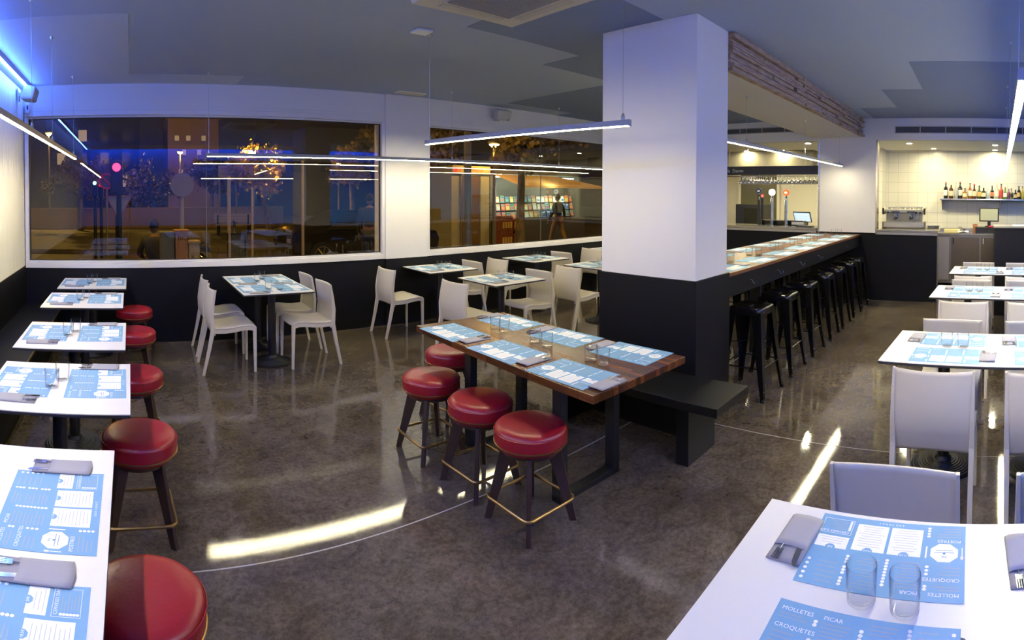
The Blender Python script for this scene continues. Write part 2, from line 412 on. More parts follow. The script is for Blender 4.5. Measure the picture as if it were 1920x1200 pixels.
light_bar((-.66, .3, 2.115), (-.60, 5.95, 2.115), (.6, 3.15, 4.02, 5.5), 'strip lamp above the left row of tables beside the plaster wall')
light_bar((3.95, 2.22, 2.2), (8.55, 2.20, 2.2), (.9, 2.7, 4.45), 'strip lamp over the high bar table beneath the beam', 2.692)
light_bar((1.7, -.14, 2.09), (7.8, -.40, 2.09), (.5, 2.75, 4.5, 5.9), 'strip lamp above the right-hand tables at the frame edge', hw=.0155)
# blue cove strips
def blue(a, b, label, m=None):
    k = MB(); k.box(a, b); o = k.build('cove_light_strip', m or M_bled); tag(o, label, 'light strip')
blue((XL + .105, YR + .1, 2.918), (XL + .122, 6.12, 2.934), 'bright blue light strip at the ceiling edge of the left wall')
k = MB(); k.box((-1.1, YR + .215, 2.90), (8.6, YR + .23, ZC)); struct(k.build('trim_10', M_white))  # added lip, screens the rear blue strip and its direct light from the room
blue((-1.0, YR + .18, 2.93), (8.5, YR + .20, 2.95), 'blue light strip along the rear wall seen in the window', mat('deep_blue_led', (.1, .2, 1), .5, emit=(.02, .22, 1.), es=150))
k = MB(); k.box((XL, YR, 2.935), (XL + .12, 6.13, ZC)); struct(k.build('trim_9', M_white))
# recessed spots over the bar
lab = ['leftmost round spot in the ceiling behind the pillar', 'rear round spot above the beer taps', 'round spot between the taps and the steel edge', 'round spot next to the far side of the white pier',
       'front round spot above the coffee machine', 'rear round spot right of the coffee machine', 'front round spot left of the strip lamp end', 'rear round spot above the bottle shelf']
rt = None
for i, (x, y) in enumerate(((9.15, 4.25), (10.4, 4.75), (10.4, 3.95), (9.15, 2.98), (9.35, 1.20), (10.35, .85), (9.55, -.30), (10.5, -.33))):
    t = thing('recessed_spotlight', (x, y, 2.645)); tag(t, lab[i], 'spotlight', 'recessed spots in the bar ceiling')
    k = MB(); k.lathe([(.062, -.006), (.062, 0), (.045, 0)], 20, cap0=False, cap1=False); k.lathe([(.045, -.006), (.062, -.006)], 20, cap0=False, cap1=False)
    k.build('trim_ring', M_frame, t, smooth=True)
    k = MB(); k.lathe([(.044, -.004), (.044, -.001)], 18); k.build('lens', M_spot if x < 10 else M_spot2, t)

# ------------------------------------------------------------------ ceiling and wall devices
t = thing('ceiling_air_conditioner', (2.22, 2.67, ZC)); tag(t, 'square ceiling air conditioner with cream panel and grille', 'air conditioner')
k = MB(); q = .43; k.hexa([(-q, -q, -.035), (q, -q, -.035), (q, q, -.035), (-q, q, -.035)], [(-q - .01, -q - .01, 0), (q + .01, -q - .01, 0), (q + .01, q + .01, 0), (-q - .01, q + .01, 0)])
k.build('panel', mat('cream_plastic', (.58, .52, .42), .5), t)
k = MB(); g = .27; k.box((-g, -g, -.042), (g, g, -.034))
for i in range(24):
    y = -g + .012 + i * (2 * g - .024) / 23; k.box((-g + .01, y - .003, -.05), (g - .01, y + .003, -.042))
k.build('intake_grille', mat('grille_plastic', (.36, .33, .30), .5), t)
for i in range(4):
    a = i * PI / 2; k = MB(Matrix.Rotation(a, 4, 'Z')); k.box((-.26, .315, -.038), (.26, .375, -.033)); k.build('air_louvre', mat('cream_louvre', (.5, .45, .37), .5), t)
def speaker(loc, rz, tilt, label):
    t = thing('wall_speaker', loc, rz); tag(t, label, 'speaker', 'white wall speakers')
    M = Matrix.Translation((0, -.13, 0)) @ Matrix.Rotation(tilt, 4, 'X')
    k = MB(M); n = 6
    lo = [(-.13, .06, -.085), (.13, .06, -.085), (.13, .06, .085), (-.13, .06, .085)]
    k.add([(-.13, -.07, -.06), (.13, -.07, -.06), (.13, -.07, .085), (-.13, -.07, .085), (-.115, .07, -.085), (.115, .07, -.085), (.115, .07, .085), (-.115, .07, .085)],
          [(0, 1, 2, 3), (7, 6, 5, 4), (0, 4, 5, 1), (1, 5, 6, 2), (2, 6, 7, 3), (3, 7, 4, 0)])
    k.build('cabinet', mat('speaker_shell', (.5, .49, .5), .5), t, bevel=.022)
    k = MB(); k.box((-.02, -.075, -.02), (.02, .0, .02)); k.box((-.05, -.012, -.07), (.05, 0, .07)); k.build('bracket', M_steelr, t, bevel=.003)
    k = MB(M); k.box((.06, -.0725, -.052), (.085, -.07, -.04)); k.build('badge', M_dark, t)
speaker((5.03, YW - .01, 2.86), 0, .35, 'white speaker tilted on the wall above the second window')
speaker((XL + .02, 5.86, 2.83), PI / 2 + .0, .30, 'white speaker in the blue-lit corner by the plaster wall')
k = MB(); k.box((-1.215, YW - .06, 2.665), (-1.15, YW - .002, 2.80)); o = k.build('motion_sensor', M_frame, bevel=.02); tag(o, 'small white motion sensor under the corner speaker', 'sensor')
k = MB(); k.box((-.004, -.001, -.03), (.012, .003, .02)); e = k.build('lens', M_dark, o); e.location = (-1.18, YW - .0625, 2.745)
k = MB(); k.prism([(3.22, 5.90), (3.62, 5.90), (3.62, 6.03), (3.22, 6.03)], ZC - .022, ZC - .0005); o = k.build('emergency_light', mat('warm_white_plastic', (.75, .68, .50), .5), bevel=.008); tag(o, 'flat white emergency light on the ceiling by the wall pier', 'emergency light')
k = MB(); k.box((2.13, 3.60, ZC - .02), (2.27, 3.72, ZC - .001)); o = k.build('ceiling_junction_plate', M_frame, bevel=.006); tag(o, 'small white plate on the ceiling where the table lamp wire starts', 'ceiling plate')
def wall_grille(y0, y1, z0, z1, label, nseg):
    t = thing('air_grille', (XB, (y0 + y1) / 2, z0)); tag(t, label, 'air grille', 'slotted air grilles in the soffit')
    L = (y1 - y0) / 2; H = z1 - z0; k = MB()
    k.box((-.012, -L, 0), (-.001, L, .012)); k.box((-.012, -L, H - .012), (-.001, L, H)); k.box((-.012, -L, .012), (-.001, -L + .012, H - .012)); k.box((-.012, L - .012, .012), (-.001, L, H - .012))
    for i in range(1, nseg): y = -L + 2 * L * i / nseg; k.box((-.011, y - .008, .012), (-.001, y + .008, H - .012))
    k.build('frame', mat('grey_grille_paint', (.35, .35, .36), .5), t)
    k = MB()
    for i in range(5): z = .018 + i * (H - .036) / 4; k.box((-.008, -L + .012, z - .003), (-.002, L - .012, z + .003))
    k.build('slats', mat('dark_grille_slat', (.12, .12, .13), .5), t)
    k = MB(); k.box((-.002, -L + .01, .01), (-.0005, L - .01, H - .01)); k.build('backing', M_dark, t)
wall_grille(-1.55, 1.36, 2.745, 2.865, 'long grey air grille in the soffit right of the beam', 7)
wall_grille(2.85, 5.4, 2.80, 2.90, 'dark air grille in the soffit seen behind the beam', 6)

# ------------------------------------------------------------------ white tables
def pedestal(t, x, y, h):
    k = MB(); prof = [(.205, 0), (.207, .010)]
    r = .2
    for i in range(9): prof += [(r, .014 + i * .0042), (r - .004, .019 + i * .0042), (r - .012, .019 + i * .0042)]; r -= .0165
    prof += [(.05, .062), (.045, .075)]
    k.lathe(prof, 40, (x, y, 0)); k.build('pedestal_foot', M_iron, t, smooth=True)
    k = MB(); k.lathe([(.038, .055), (.038, h - .03)], 24, (x, y, 0)); k.build('column', M_iron, t, smooth=True)
    k = MB(); k.box((x - .15, y - .02, h - .03), (x + .15, y + .02, h - .002)); k.box((x - .02, y - .15, h - .03), (x + .02, y + .15, h - .002)); k.build('top_bracket', M_iron, t)
def white_table(cx, cy, lx, ly, label, peds=None, rz=0, H=.757):
    t = thing('bistro_table', (cx, cy, 0), rz); tag(t, label, 'table', 'white topped pedestal tables')
    k = MB(); k.box((-lx / 2, -ly / 2, H - .004), (lx / 2, ly / 2, H)); o = k.build('tabletop', M_ttop, t)
    k = MB(); k.box((-lx / 2 - .001, -ly / 2 - .001, H - .018), (lx / 2 + .001, ly / 2 + .001, H - .0041)); k.build('table_edge', M_tedge, t, bevel=.002)
    for (x, y) in (peds or [(0, 0)]): pedestal(t, x, y, H - .018)
    return t
TH = .757
white_table(-.40, 5.845, .71, .70, 'white table against the window wall in the left row')
white_table(-.42, 4.91, .71, .70, 'white table second from the window in the left row')
white_table(-.39, 3.675, .71, .70, 'white table third from the window in the left row')
white_table(-.36, 2.69, .71, .70, 'white table fourth from the window in the left row')
white_table(-.42, 1.31, .71, 1.40, 'long white table at the bottom left corner of the room', [(0, .35), (0, -.35)])
white_table(1.42, 5.58, .71, 1.20, 'white four-seat table under the wide window', [(0, -.28), (0, .32)])
white_table(3.78, 5.84, .71, .70, 'small white table below the wall pier')
white_table(3.86, 4.69, .71, .70, 'small white table behind the wooden table')
white_table(5.48, 5.85, .71, .70, 'small white table under the second window')
white_table(5.60, 4.70, .71, .70, 'white table half hidden by the big pillar')
white_table(7.40, 5.88, .71, .70, 'farthest small white table under the second window')
RA = -.06
def rtab(x, y, lx, ly, label, rz, peds):
    cx, cy = lx / 2, -ly / 2; c, s = math.cos(rz), math.sin(rz)
    X, Y = x + c * cx - s * cy, y + s * cx + c * cy
    white_table(X, Y, lx, ly, label, peds, rz)
    return (X, Y, rz)
rt8 = rtab(.875, .62, .70, 1.85, 'large white table at the bottom right corner', 0, [(0, .55), (0, -.07), (0, -.6)])
rt5 = rtab(3.09, .565, .73, 1.85, 'right-side white table second from the camera', RA, [(0, .58), (0, -.04), (0, -.6)])
rt6 = rtab(5.14, .45, .71, 1.85, 'right-side white table third from the camera', RA, [(0, .58), (0, -.04), (0, -.6)])
rt7 = rtab(6.75, .345, .74, 1.85, 'right-side white table farthest from the camera', RA, [(0, .58), (0, -.04), (0, -.6)])

# ------------------------------------------------------------------ wooden table and bench
t = thing('wooden_table', (2.354, 2.50, 0), -.028); tag(t, 'dark walnut block table with black steel legs beside red stools', 'table')
o = MB(); o.box((-.855, -.402, .715), (.855, .402, .757)); o = o.build('tabletop', M_wtop, t, bevel=.003); o.rotation_euler.z = PI / 2
for y in (-.42, .45):
    k = MB()
    for x in (-.20, .25): k.box((x - .028, y - .035, 0), (x + .028, y + .035, .71))
    k.box((-.228, y - .035, 0), (.278, y + .035, .035)); k.box((-.228, y - .035, .675), (.278, y + .035, .714))
    k.build('leg_frame', M_iron, t, bevel=.003)
k = MB(); k.box((-.0, -.385, .64), (.10, .415, .714)); k.build('stretcher', M_iron, t)
t = thing('bench', (3.09, 2.2, 0)); tag(t, 'low black bench attached along the black side of the pillar', 'bench')
k = MB(); k.box((-.245, -.72, .375), (.215, .9, .43)); k.build('seat', M_blackgl, t, bevel=.003)
k = MB(); k.box((-.19, -.49, 0), (.17, -.40, .375)); k.build('leg', M_blackgl, t, bevel=.003)
k = MB(); k.box((-.19, .60, 0), (.17, .69, .375)); k.build('leg', M_blackgl, t, bevel=.003)
k = MB(); k.box((.15, -.40, 0), (.2, .60, .375)); k.build('back_panel', M_black, t)
# banquette along the left wall
t = thing('banquette', (XL, 3.0, 0)); tag(t, 'black built-in banquette along the left wall with thin gold edge', 'bench')
k = MB(); k.box((.014, -4.68, .40), (.445, 3.22, .448)); k.build('seat', M_blackgl, t)
k = MB(); k.box((.014, -4.68, .0), (.385, 3.22, .40)); k.build('front_panel', M_black, t)
k = MB(); k.box((.445, -4.68, .430), (.449, 3.22, .4495)); k.build('edge_trim', mat('gold_trim', (.62, .48, .18), .35, 1.), t)
k = MB(); k.box((.385, -4.68, 0), (.395, 3.22, .03)); k.build('kick_trim', mat('dull_gold_trim', (.3, .24, .09), .4, 1.), t)

# ------------------------------------------------------------------ high bar table
BH = 1.083
t = thing('high_bar_table', (6.3, 2.34, 0)); tag(t, 'long high walnut bar table joining the pillar to the bar wall', 'table')
k = MB(); k.box((-2.448, -.425, BH - .03), (2.44, .425, BH)); k.build('tabletop', M_btop, t, bevel=.002)
k = MB(); k.box((-2.448, -.415, .885), (2.44, -.385, BH - .03)); k.build('front_apron', M_black, t)
k = MB(); k.box((-2.448, .385, .885), (2.44, .415, BH - .03)); k.build('rear_apron', M_black, t)
for x in (-.9, .8):
    k = MB(); k.box((x - .03, -.06, 0), (x + .03, .06, .885)); k.build('support', M_iron, t)
k = MB(); k.box((-2.448, -.06, .86), (2.44, .06, BH - .031)); k.build('spine', M_iron, t)
hk = MB(); hk.path([(0, 0, .02), (0, -.012, .018), (0, -.02, .004), (0, -.03, -.012), (0, -.045, -.018), (0, -.058, -.006), (0, -.056, .012)], .0035, 6); hk.lathe([(.011, 0), (.011, .003)], 10, (0, 0, .02))
hkm = hk.mesh('bag_hook', M_chrome, True)
for i, x in enumerate((4.32, 4.98, 5.66, 6.36, 7.08, 7.8)):
    o = bpy.data.objects.new('bag_hook', hkm); C.objects.link(o); o.location = (x, 1.925, .955)
    tag(o, ['', 'second ', 'third ', 'fourth ', 'fifth ', 'sixth '][i] + ('first ' if i == 0 else '') + 'chrome bag hook from the pillar under the bar table edge', 'hook', 'chrome hooks under the bar table')

# ------------------------------------------------------------------ seats: prototypes
def make_chair():
    t = thing('stacking_chair', (0, 0, 0)); tag(t, 'x', 'chair')
    prof = [(-.146, .805), (-.158, .74), (-.172, .66), (-.182, .58), (-.180, .50), (-.165, .43), (-.148, .375)]
    def bk(u, v):
        q = u * (len(prof) - 1); i = min(int(q), len(prof) - 2); f = q - i
        x = prof[i][0] * (1 - f) + prof[i + 1][0] * f; z = prof[i][1] * (1 - f) + prof[i + 1][1] * f
        y = (v - .5) * .43; e = 1 - (2 * v - 1) ** 2
        return (x - .034 * e * (1 - .2 * u), y, z - .004 * e * (1 - u) + (.02 * e * u))
    k = MB(); k.grid(bk, 18, 14); k.build('backrest', M_chair, t, smooth=True, solid=.011, bevel=0)
    sp = [(-.17, .440), (-.12, .436), (-.05, .434), (.03, .441), (.11, .453), (.18, .456), (.225, .447), (.250, .428)]
    def st(u, v):
        q = u * (len(sp) - 1); i = min(int(q), len(sp) - 2); f = q - i
        x = sp[i][0] * (1 - f) + sp[i + 1][0] * f; z = sp[i][1] * (1 - f) + sp[i + 1][1] * f
        y = (v - .5) * .425; e = 1 - (2 * v - 1) ** 2
        return (x + .01 * e * u, y, z - .010 * e * (1 - .6 * u))
    k = MB(); k.grid(st, 21, 12)
    o = k.build('seat', M_chair, t, smooth=True, solid=.016)
    for s in (-1, 1):
        k = MB(); pts = [(p[0], p[1]) for p in sp]
        for i in range(len(pts) - 1):
            (xa, za), (xb, zb) = pts[i], pts[i + 1]; y0, y1 = sorted((s * .196, s * .2125))
            k.hexa([(xa, y0, za - .045), (xb, y0, zb - .045), (xb, y1, zb - .045), (xa, y1, za - .045)], [(xa, y0, za - .004), (xb, y0, zb - .004), (xb, y1, zb - .004), (xa, y1, za - .004)])
        k.build('side_rail', M_chair, t)
    for s in (-1, 1):
        k = MB(); y = s * .196
        def sec(x, y, z, w, d): return [(x - w, y - d, z), (x + w, y - d, z), (x + w, y + d, z), (x - w, y + d, z)]
        k.hexa(sec(.243, s * .2, 0, .012, .011), sec(.236, s * .198, .43, .018, .015)); k.build('leg', M_chair, t, bevel=.004)
    for s in (-1, 1):
        k = MB(); L = [(-.262, .205, 0, .012, .011), (-.205, .206, .25, .016, .013), (-.172, .208, .42, .02, .014), (-.182, .210, .56, .016, .011), (-.168, .212, .68, .013, .008), (-.146, .213, .806, .010, .006)]
        for a, b in zip(L, L[1:]):
            k.hexa([(a[0] - a[3], s * a[1] - a[4], a[2]), (a[0] + a[3], s * a[1] - a[4], a[2]), (a[0] + a[3], s * a[1] + a[4], a[2]), (a[0] - a[3], s * a[1] + a[4], a[2])],
                   [(b[0] - b[3], s * b[1] - b[4], b[2]), (b[0] + b[3], s * b[1] - b[4], b[2]), (b[0] + b[3], s * b[1] + b[4], b[2]), (b[0] - b[3], s * b[1] + b[4], b[2])])
        k.build('leg', M_chair, t)
    return t
chair = Kind(make_chair())
g1 = 'white chairs at the window tables'; g2 = 'white chairs at the right-hand tables'
for x, y, a, lb, g in (
    (.945, 5.24, 0, 'near left white chair at the four-seat table', g1), (.955, 5.84, 0, 'far left white chair at the four-seat table, behind its twin', g1),
    (1.80, 5.21, PI, 'near right white chair at the four-seat table', g1), (1.80, 5.78, PI, 'far right white chair at the four-seat table, nearest the window', g1),
    (3.16, 5.84, 0, 'white chair left of the table below the wall pier', g1), (4.16, 5.86, PI, 'white chair right of the table below the wall pier', g1),
    (3.31, 4.60, 0.05, 'white chair seen from behind, just past the wooden table', g1), (4.26, 4.66, PI, 'white chair facing the table behind the wooden table', g1),
    (4.91, 5.86, 0, 'white chair left of the table under the second window', g1), (5.90, 5.88, PI, 'white chair right of the table under the second window', g1),
    (5.05, 4.63, -.05, 'white chair with its back to us nearest the big pillar', g1), (6.96, 5.90, 0, 'farthest white window chair, just left of the big pillar', g1),
    (1.62, .265, PI, 'white chair behind the bottom right table, facing the camera', g2), (1.62, -.36, PI, 'white chair behind the bottom right table, cut by the frame', g2),
    (2.975, .21, RA, 'large white chair with its back to us at right centre', g2), (2.94, -.385, RA, 'white chair with its back to us cut by the right frame edge', g2),
    (3.84, .18, PI + RA, 'left white chair on the far side of the second right table', g2), (3.80, -.43, PI + RA, 'right white chair on the far side of the second right table', g2),
    (4.87, .10, RA, 'left white chair on the near side of the third right table', g2), (4.83, -.50, RA, 'right white chair on the near side of the third right table', g2),
    (5.80, .06, PI + RA, 'left white chair on the far side of the third right table', g2), (5.77, -.54, PI + RA, 'right white chair on the far side of the third right table', g2),
    (6.40, .03, RA, 'left white chair on the near side of the farthest right table', g2), (6.36, -.56, RA, 'right white chair on the near side of the farthest right table', g2),
    (7.42, -.02, PI + RA, 'left white chair on the far side of the farthest right table', g2), (7.38, -.62, PI + RA, 'right white chair on the far side of the farthest right table', g2)):
    chair.place((x, y, 0), a, lb, g)

def make_red():
    t = thing('upholstered_stool', (0, 0, 0)); tag(t, 'x', 'stool')
    k = MB(); r = .192
    prof = [(.165, .385), (.180, .388), (.186, .400), (.190, .404), (.193, .43), (.193, .462), (.188, .478), (.176, .490), (.15, .497), (.10, .501), (.04, .503), (.001, .503)]
    prof = [(a, b + .018) for a, b in prof]
    k.lathe(prof, 48, mi=0); s = k.build('seat', M_red, t, smooth=True)
    k = MB(); k.path([(.1925 * math.cos(a), .1925 * math.sin(a), .428) for a in [2 * PI * i / 48 for i in range(48)]], .0042, 6, True); k.build('piping', M_brass, s, smooth=True)
    k = MB(); k.path([(.1935 * math.cos(a), .1935 * math.sin(a), .486) for a in [2 * PI * i / 48 for i in range(48)]], .0022, 5, True); k.build('seam', M_red, s, smooth=True)
    k = MB(); k.lathe([(.15, .375), (.15, .404)], 32); k.build('underframe', M_dwood, t)
    for i in range(4):
        a = PI / 4 + i * PI / 2; k = MB(Matrix.Rotation(a, 4, 'Z')); h = .0125
        k.hexa([(.208, -h, 0), (.243, -h, 0), (.243, h, 0), (.208, h, 0)], [(.080, -h, .388), (.158, -h, .388), (.158, h, .388), (.080, h, .388)])
        k.build('leg', M_dwood, t, bevel=.003)
    q, c = .169, .035; pts = []
    for i in range(4):
        a0 = i * PI / 2; cx, cy = (q - c) * (1 if i in (0, 3) else -1), (q - c) * (1 if i in (0, 1) else -1)
        for j in range(5): a = a0 + j * PI / 8; pts.append((cx + c * math.cos(a), cy + c * math.sin(a), .118))
    k = MB(); k.path(pts, .0085, 8, True); k.build('foot_ring', M_brass, t, smooth=True)
    return t
red = Kind(make_red()); g = 'red leather stools'
for x, y, a, lb in ((1.90, 3.04, 0, 'red stool at the far side of the wooden table front, left of two'), (1.925, 2.53, .03, 'middle red stool in front of the wooden table'),
                 (1.91, 2.075, 0, 'nearest red stool in front of the wooden table'), (2.33, 3.45, .1, 'red stool half hidden behind the far end of the wooden table'),
                 (.03, 1.62, 0, 'largest red stool at the bottom left, cut by the frame'), (.038, 2.73, .05, 'red stool beside the fourth table of the left row'),
                 (.025, 3.67, 0, 'red stool beside the third table of the left row'), (.03, 4.80, 0, 'red stool beside the second table of the left row'), (.04, 5.72, 0, 'farthest red stool, next to the window wall')):
    red.place((x, y, 0), a, lb, g)

def make_bar_stool():
    t = thing('metal_bar_stool', (0, 0, 0)); tag(t, 'x', 'bar stool')
    def sec(cx, cy, z, w): return [(cx - w, cy - w, z), (cx + w, cy - w, z), (cx + w, cy + w, z), (cx - w, cy + w, z)]
    k = MB(); q = .152
    def rr(q, c, n=4):
        out = []
        for i in range(4):
            a0 = i * PI / 2; sx = (q - c) * (1 if i in (0, 3) else -1); sy = (q - c) * (1 if i in (0, 1) else -1)
            for j in range(n + 1): a = a0 + j * PI / 2 / n; out.append((sx + c * math.cos(a), sy + c * math.sin(a)))
        return out
    rings = [(.160, .04, .690), (.158, .04, .735), (.154, .04, .750), (.146, .036, .756), (.136, .03, .754), (.125, .025, .748)]
    vs = []; fs = []; n = len(rr(1, .1))
    for q, c, z in rings: vs += [(x, y, z) for x, y in rr(q, c)]
    for i in range(len(rings) - 1):
        for j in range(n): l = (j + 1) % n; fs.append((i * n + j, i * n + l, (i + 1) * n + l, (i + 1) * n + j))
    fs.append(tuple((len(rings) - 1) * n + j for j in range(n))); k.add(vs, fs); s = k.build('seat', M_blackmet, t, smooth=True)
    k = MB(); k.box((-.035, -.012, .7475), (.035, .012, .749)); k.build('hand_slot', M_dark, s)
    for i in range(4):
        sx = 1 if i in (0, 3) else -1; sy = 1 if i in (0, 1) else -1
        k = MB()
        def L(z, o, w):   # outer corner offset o, flange width w
            return [(o * sx, o * sy, z), ((o - w) * sx, o * sy, z), ((o - w) * sx, (o - .006) * sy, z), ((o - .006) * sx, (o - .006) * sy, z), ((o - .006) * sx, (o - w) * sy, z), (o * sx, (o - w) * sy, z)]
        lv = [L(.725, .158, .085), L(.45, .178, .068), L(.2, .200, .048), (L(.025, .216, .032)), L(0, .218, .032)]
        vs = [p for l in lv for p in l]; fs = []
        for a in range(len(lv) - 1):
            for j in range(6): l = (j + 1) % 6; fs.append((a * 6 + j, a * 6 + l, (a + 1) * 6 + l, (a + 1) * 6 + j))
        fs += [tuple(range(6)), tuple((len(lv) - 1) * 6 + j for j in range(6))]
        k.add(vs, fs); lg = k.build('leg', M_blackmet, t)
        k = MB(); c = .205; k.box((min(c * sx, (c + .015) * sx) - .008, min(c * sy, (c + .015) * sy) - .008, 0), (max(c * sx, (c + .015) * sx) + .0, max(c * sy, (c + .015) * sy) + .0, .022)); k.build('foot_cap', M_iron, lg)
        k = MB(); k.ball((.205 * sx, .2115 * sy, .085), .006, 8); k.build('bolt', M_chrome, lg)
    for z, o in ((.26, .185), (.33, .180)):
        k = MB()
        if z == .26:
            k.path([(-o, -o, z), (o, -o, z)], .006, 6); k.path([(-o, o, z), (o, o, z)], .006, 6); k.path([(-o, -o, z), (-o, o, z)], .006, 6); k.path([(o, -o, z), (o, o, z)], .006, 6); k.build('footrest', M_blackmet, t)
        else:
            k.path([(-o, -o, z + .12), (o, o, z + .12)], .005, 6); k.path([(-o, o, z + .12), (o, -o, z + .12)], .005, 6); k.build('cross_brace', M_blackmet, t)
    return t
bs = Kind(make_bar_stool()); names = ['nearest', 'second', 'third', 'fourth', 'fifth', 'sixth', 'seventh']
for i, x in enumerate((4.305, 4.985, 5.665, 6.345, 6.955, 7.61, 8.12)):
    bs.place((x, 1.905, 0), R.uniform(-.03, .03), names[i] + ' black metal bar stool from the pillar on the near side', 'black metal stools on the near side')
for i, x in enumerate((4.40, 5.06, 5.72, 6.38, 7.04, 7.70)):
    bs.place((x, 2.80, 0), R.uniform(-.04, .04), names[i] + ' black metal bar stool from the pillar on the far side', 'black metal stools on the far side')

# ------------------------------------------------------------------ place settings
def make_mat():
    k = MB(); W, H = .42, .298; z = .0008
    k.box((-W / 2, -H / 2, 0), (W / 2, H / 2, z), 0)
    def px(u, v): return (-W / 2 + u * W, H / 2 - v * H)
    def rect(u0, v0, u1, v1, mi, dz=.0002):
        a = px(u0, v1); b = px(u1, v0); k.add([(a[0], a[1], z + dz), (b[0], a[1], z + dz), (b[0], b[1], z + dz), (a[0], b[1], z + dz)], [(0, 1, 2, 3)], mi)
    def disc(u, v, r, mi, n=10, dz=.0003, ph=0):
        c = px(u, v); k.add([(c[0] + r * math.cos(2 * PI * i / n + ph), c[1] + r * math.sin(2 * PI * i / n + ph), z + dz) for i in range(n)], [tuple(range(n))], mi)
    def tx(s, u, v, size, mi=1, al='LEFT', dz=.0004):
        c = px(u, v); k.text(s, size, (c[0], c[1], z + dz), (1, 0, 0), (0, 1, 0), mi, 0, al)
    def lines(u0, u1, v0, n, step=.034, circ=None, mi=2):
        for i in range(n):
            v = v0 + i * step; ln = u0 + (u1 - u0) * R.uniform(.6, 1)
            rect(u0, v, ln, v + .010, mi)
            if circ: disc(circ, v + .005, .0052, 1)
    tx('MOLLETES', .03, .10, .0165); lines(.03, .19, .13, 2, circ=.235)
    tx('CROQUETES', .03, .27, .0165); lines(.03, .19, .31, 3, .045, .235)
    tx('PICAR', .27, .10, .0165); lines(.27, .44, .13, 9, .038, .485)
    lines(.53, .68, .06, 3, .038, .735); lines(.53, .68, .20, 3, .038, .735); lines(.53, .68, .34, 3, .038, .735)
    lines(.78, .93, .06, 5, .06, .965)
    # octagon plate with fork and knife
    disc(.135, .60, .040, 1, 8, .0002, PI / 8); disc(.135, .59, .004, 3, 8, .0004); tx('PA', .135, .56, .012, 3, 'CENTER')
    rect(.07, .60, .2, .606, 3, .0004); rect(.08, .63, .19, .636, 3, .0004)
    rect(.017, .53, .024, .68, 1); rect(.012, .52, .03, .56, 1); rect(.245, .52, .256, .68, 1)
    tx('POSTRES', .03, .78, .0165); lines(.03, .20, .82, 4, .04, .245)
    # white panels
    for a, b, v0, v1, s in ((.285, .50, .52, .91, '17,5€'), (.52, .735, .52, .91, '18,5€'), (.765, .975, .50, .67, '20€')):
        rect(a, v0, b, v1, 1); c = (a + b) / 2
        disc(c, v0 + .005, .0145, 0, 8, .0003, PI / 8); tx(s, c, v0 + .02, .010, 1, 'CENTER', .0005)
        n = int((v1 - v0 - .06) / .036)
        for i in range(n): wv = R.uniform(.25, .42) * (b - a); v = v0 + .065 + i * .036; rect(c - wv, v, c + wv, v + .006, 4, .0004)
    # beer box
    for (a, v, b, w_) in ((.765, .71, .975, .714), (.765, .935, .975, .939), (.765, .71, .768, .939), (.972, .71, .975, .939)): rect(a, v, b, w_, 1)
    tx('CERVESES DAMM', .78, .755, .0125); 
    for i in range(6): disc(.785, .785 + i * .026, .0042, 1); rect(.81, .781 + i * .026, .81 + R.uniform(.07, .13), .788 + i * .026, 2)
    tx('B A R  V E R A T', .51, .965, .0105, 1, 'CENTER')
    t = k.build('menu_placemat', [M_blue, M_paper, M_ink, M_blue2, mat('pale_grey_ink', (.5, .53, .58), .6)])
    tag(t, 'x', 'placemat'); return t
mats = Kind(make_mat())
def make_napkin():
    t = thing('napkin_pouch', (0, 0, 0)); tag(t, 'x', 'napkin')
    k = MB(); k.grid(lambda u, v: (-.0475 + .095 * u, -.10 + .20 * v, .0022 + .0020 * math.sin(3 * u + 2 * v)), 6, 10); k.build('folded_sheet', M_napk, t, smooth=True, solid=.0032)
    k = MB(); k.grid(lambda u, v: (-.0475 + .095 * u, -.10 + .145 * v - .006 * math.sin(PI * u), .0032 + .0042 * min(1, 9 * u, 9 * (1 - u))), 18, 6); k.build('pocket', M_napk2, t, smooth=True, solid=.0016)
    return t
napk = Kind(make_napkin())
def make_fork():
    k = MB(); z = .0065
    k.path([(0, -.07, z - .0005), (0, .02, z - .0003), (0, .06, z)], [.0015, .0015, .002], 6)
    k.box((-.010, .058, z - .001), (.010, .075, z + .0008))
    for i in range(4): x = -.0088 + i * .0059; k.box((x - .0014, .075, z - .0008), (x + .0014, .105, z + .0008))
    o = k.build('fork', M_chrome); tag(o, 'x', 'fork'); return o
def make_knife():
    k = MB(); z = .0065
    k.path([(0, -.08, z - .0005), (0, .02, z - .0003)], [.0018, .0018], 6)
    k.prism([(-.005, .02), (.005, .02), (.009, .05), (.009, .095), (.004, .112), (-.005, .116), (-.006, .06)], z - .0008, z + .0008)
    o = k.build('table_knife', M_chrome); tag(o, 'x', 'knife'); return o
fork, knife = Kind(make_fork()), Kind(make_knife())
def make_tumbler():
    k = MB(); k.lathe([(.030, 0), (.0345, .006), (.0362, .04), (.0375, .088), (.0365, .0905), (.0355, .088), (.0342, .04), (.0325, .012), (.027, .009), (.001, .009)], 28, cap1=False)
    o = k.build('glass_tumbler', M_glass, smooth=True); tag(o, 'x', 'glass'); return o
tum = Kind(make_tumbler())
